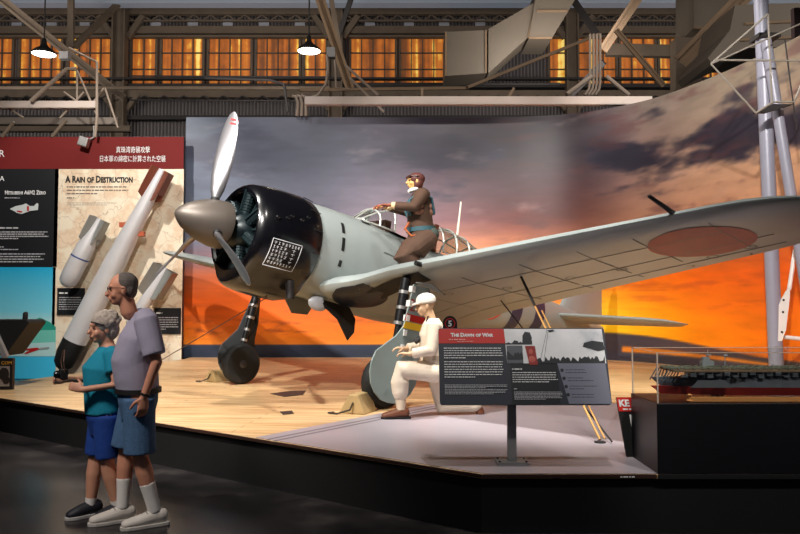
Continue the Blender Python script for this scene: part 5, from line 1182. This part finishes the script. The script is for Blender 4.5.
# ---- pilot mannequin on the wing
pw_ = MW @ wpt(.85, .42, True)
F = Fig('mannequin', 'mannequin pilot in brown flight suit and helmet standing on the wing at the cockpit', 'mannequin', pw_, math.radians(186), 1.0)
px0 = at(416, 0, pw_.y).x; F.t.location = (px0 + .03, pw_.y, pw_.z)
suit = mat('brown_flight_suit', (80, 56, 42), .85, 0, .1, 8, .4, 16)
H = 1.62; zt_ = at(413, 174, pw_.y).z - pw_.z
k_ = (zt_ - 1.60)
aL = [V((-.03, .19, 1.28)), V((.10, .26, 1.06)), V((.36, .18, 1.10))]; aR = [V((-.03, -.19, 1.28)), V((.14, -.24, 1.08)), V((.38, -.12, 1.14))]
lF = [V((-.05, .11, .62)), V((.20, .17, .38)), V((-.08, .13, .10))]; lB = [V((-.05, -.11, .62)), V((.12, -.13, .36)), V((-.12, -.12, .10))]
F.M = Matrix.Diagonal((1.08, 1.3, zt_ / 1.60, 1))
b = F.b(); P, R = head(b, (.04, 0, 1.49), (1, .1, -.12), (0, 0, 1))
b.tube([(-.0, 0, .8), (0, 0, 1.1), (-.02, 0, 1.28)], [(.14, .1), (.15, .1), (.12, .08)], 16, side=Y_)
for a in (aL, aR): b.tube(a, [.045, .036, .026], 12)
hand(b, aL[2], (.95, -.1, .05), (0, 0, -1), (0, -1, .3), .7, 1.05); hand(b, aR[2], (.95, .1, .05), (0, 0, -1), (0, 1, .3), .7, 1.05)
for l in (lF, lB): b.tube(l, [.08, .055, .035], 12)
b.build('body', mat('pilot_face', (222, 176, 110), .5), F.t, remesh=.008, sm=2); eyes(F, P, R)
b = F.b(); b.tube([(-.05, 0, .54), (-.04, 0, .68), (-.02, 0, .88), (-.01, 0, 1.12), (-.03, 0, 1.29), (-.03, 0, 1.36)], [(.19, .17), (.195, .175), (.18, .155), (.20, .15), (.16, .11), (.08, .07)], 24, side=Y_, flat=True)
for a in (aL, aR): b.tube([a[0] + V((0, -a[0].y * .35, .01)), a[0], a[1], a[1].lerp(a[2], .72)], [.085, .09, .078, .062], 16)
for l in (lF, lB): b.tube([l[0], l[0].lerp(l[1], .6), l[1], l[1].lerp(l[2], .65)], [.17, .165, .14, .10], 18)
b.build('flight_suit', suit, F.t, remesh=.011, sm=2)
for a, ty in ((aL, -1), (aR, 1)): b = F.b(); hand(b, a[2], (.95, ty * .1, .05), (0, 0, -1), (0, ty, .3), .7, 1.22); b.build('leather_glove', mat('glove_brown', (146, 78, 56), .6), F.t, remesh=.006)
for a in (aL, aR): b = F.b(); b.tube([a[1].lerp(a[2], .70), a[1].lerp(a[2], .96)], [.056, .05], 14, flat=True); b.build('cream_cuff', mat('cream_cuff_cloth', (220, 186, 140), .8), F.t, smooth=True)
for l in (lF, lB): shoe(F, V((l[2].x, l[2].y, 0)), (1, .05, 0), mat('boot_brown', (96, 58, 44), .5), matblack, 'boot', .29, .2)
b = F.b(); b.ball(P(-.018, 0, .035), (.106, .092, .098), R, 20, 12); b.ball(P(-.025, 0, -.035), (.078, .092, .10), R); hl = b.build('flying_helmet', mat('helmet_leather', (94, 52, 46), .55, 0, .1, 20), F.t, remesh=.007)
b = F.b()
for y in (-.034, .034): b.ball(P(.082, y, .062), (.026, .038, .026), R)
b.tube([P(.08, -.06, .07), P(.0, -.098, .06), P(-.11, -.04, .05), P(-.11, .04, .05), P(.0, .098, .06), P(.08, .06, .07)], .008, 6); b.build('goggles', mat('goggles_brown', (66, 40, 40), .3), hl)
b = F.b(); b.tube([P(.0, -.05, -.12), P(.055, -.03, -.135), P(.07, .0, -.15), P(.055, .03, -.135), P(.0, .05, -.12)], .03, 10); b.build('white_scarf', white, F.t, remesh=.008)
hm_ = mat('harness_teal', (50, 86, 96), .7); ho = mat('harness_orange', (176, 92, 52), .7)
b = F.b(); b.tube([(-.03, 0, .75), (-.025, 0, .81)], [(.204, .182), (.202, .18)], 24, side=Y_, flat=True); b.build('harness_belt', hm_, F.t, smooth=True)
for y in (.07, .13, -.1):
    b = F.b(); b.tube([(.12, y, .98), (.15, y, 1.08), (.12, y, 1.2), (-.0, y, 1.30), (-.14, y, 1.22), (-.17, y, 1.0)], .018, 8); b.build('life_vest_strap', hm_, F.t, smooth=True)
for z in (1.06, 1.14): 
    for y in (.155, .08): b = F.b(); b.ball((.02 if y > .1 else -.12, y + .02, z - .04), (.06, .045, .055)); b.build('life_vest_pad', mat('vest_brown', (132, 88, 70), .7), F.t, smooth=True)
b = F.b(); b.tube([(.14, .14, .86), (.19, .19, .76), (.12, .22, .66), (-.04, .2, .70)], .016, 8); b.build('orange_strap', ho, F.t, smooth=True)
b = F.b(); b.ball((-.15, .08, .70), (.09, .13, .11)); b.build('parachute_pack', mat('pack_green', (56, 66, 60), .8), F.t, smooth=True)

# ================================================================ LIGHTS
def spot(loc, tgt, e, size, col=(1, .95, .88), blend=.6, soft=.12):
    l = bpy.data.lights.new('spot', 'SPOT'); l.energy = e; l.spot_size = math.radians(size); l.spot_blend = blend; l.color = col; l.shadow_soft_size = soft
    o = bpy.data.objects.new('unseen_spot', l); C.objects.link(o); o.location = loc  # unseen spots without fixtures, several added to lift single areas
    o.rotation_euler = (V(tgt) - V(loc)).to_track_quat('-Z', 'Y').to_euler(); return o
spot((-4.0, 3.8, 7.0), (-1.2, 9.5, 1.6), 3500, 58)                 # key on the nose
spot((-1.6, 2.5, 6.5), (-2.6, 15.7, 1.2), 2700, 46)                # low mural and deck
spot((1.6, 3.2, 6.8), (4.9, 14.2, 1.6), 3300, 50)                   # bright orange end of the mural
spot((1.0, 10.6, 7.2), (1.0, 15.7, 4.4), 440, 56)
spot((-3.2, 10.8, 7.2), (-3.2, 15.7, 4.3), 120, 60, (.9, .93, 1))
spot((-4.0, 12.4, 5.6), (-2.2, 15.7, 1.1), 130, 74)  # added to even out the orange low on the mural
spot((-.6, 12.6, 5.6), (.6, 15.7, 1.1), 90, 74)
spot((3.0, 11.0, 7.6), (5.6, 13.0, 3.4), 620, 100)
spot((-6.0, 9.5, 7.5), (-6.3, 15.3, 2.6), 1750, 64)                # exhibit wall
spot((1.2, 4.4, 7.5), (.6, 8.2, .4), 680, 60)                       # deck front
spot((-3.4, 7.4, 8), (-3.4, 10.6, .4), 1500, 66)
spot((2.2, 7.2, 8), (2.1, 8.3, 1.6), 3200, 44)  # added above the wing to whiten its leading edge
spot((-.2, 2.4, 6.8), (2.4, 7.4, 1.8), 700, 38)                      # leading edge of the wing, added to whiten it
spot((.6, 7.6, 7.5), (.35, 9.4, 2.5), 420, 26)                      # pilot
spot((.9, 3.0, 4.6), (.9, 5.5, 1.1), 190, 36)                       # added to brighten the sign
spot((2.9, 3.0, 4.2), (2.6, 5.5, 1.1), 380, 36)
spot((-3.6, 2.6, 5.2), (-2.1, 5.5, 1.0), 760, 34, (1, .9, .82), soft=.4)      # fill added to lighten the visitors
for y, e, tz in ((13, 230, 13), (22, 190, 11.5)):  # unseen area fills added to brighten the hangar wall and beams
    for x in (-14, -5, 5, 14):
        l = bpy.data.lights.new('wall_fill', 'AREA'); l.energy = e; l.size = 3; l.color = (1, .92, .84); o = bpy.data.objects.new('wall_fill_area', l); C.objects.link(o); o.location = (x, y, 8.8)
        o.rotation_euler = (V((x, 30, tz)) - o.location).to_track_quat('-Z', 'Y').to_euler()
w = bpy.data.worlds.new('w'); bpy.context.scene.world = w; w.use_nodes = True
w.node_tree.nodes['Background'].inputs[0].default_value = (.5, .55, .7, 1); w.node_tree.nodes['Background'].inputs[1].default_value = .07

# ================================================================ CAMERA
cam = bpy.data.cameras.new('camera'); co = bpy.data.objects.new('camera', cam); C.objects.link(co)
cam.sensor_width = 36; cam.lens = FPX / 800 * 36; co.location = (0, 0, EYE); co.rotation_euler = (PI / 2 + PITCH, 0, 0); cam.clip_end = 200
s = bpy.context.scene; s.camera = co
s.view_settings.view_transform = 'Standard'; s.view_settings.look = 'None'; s.view_settings.exposure = 0; s.view_settings.gamma = 1
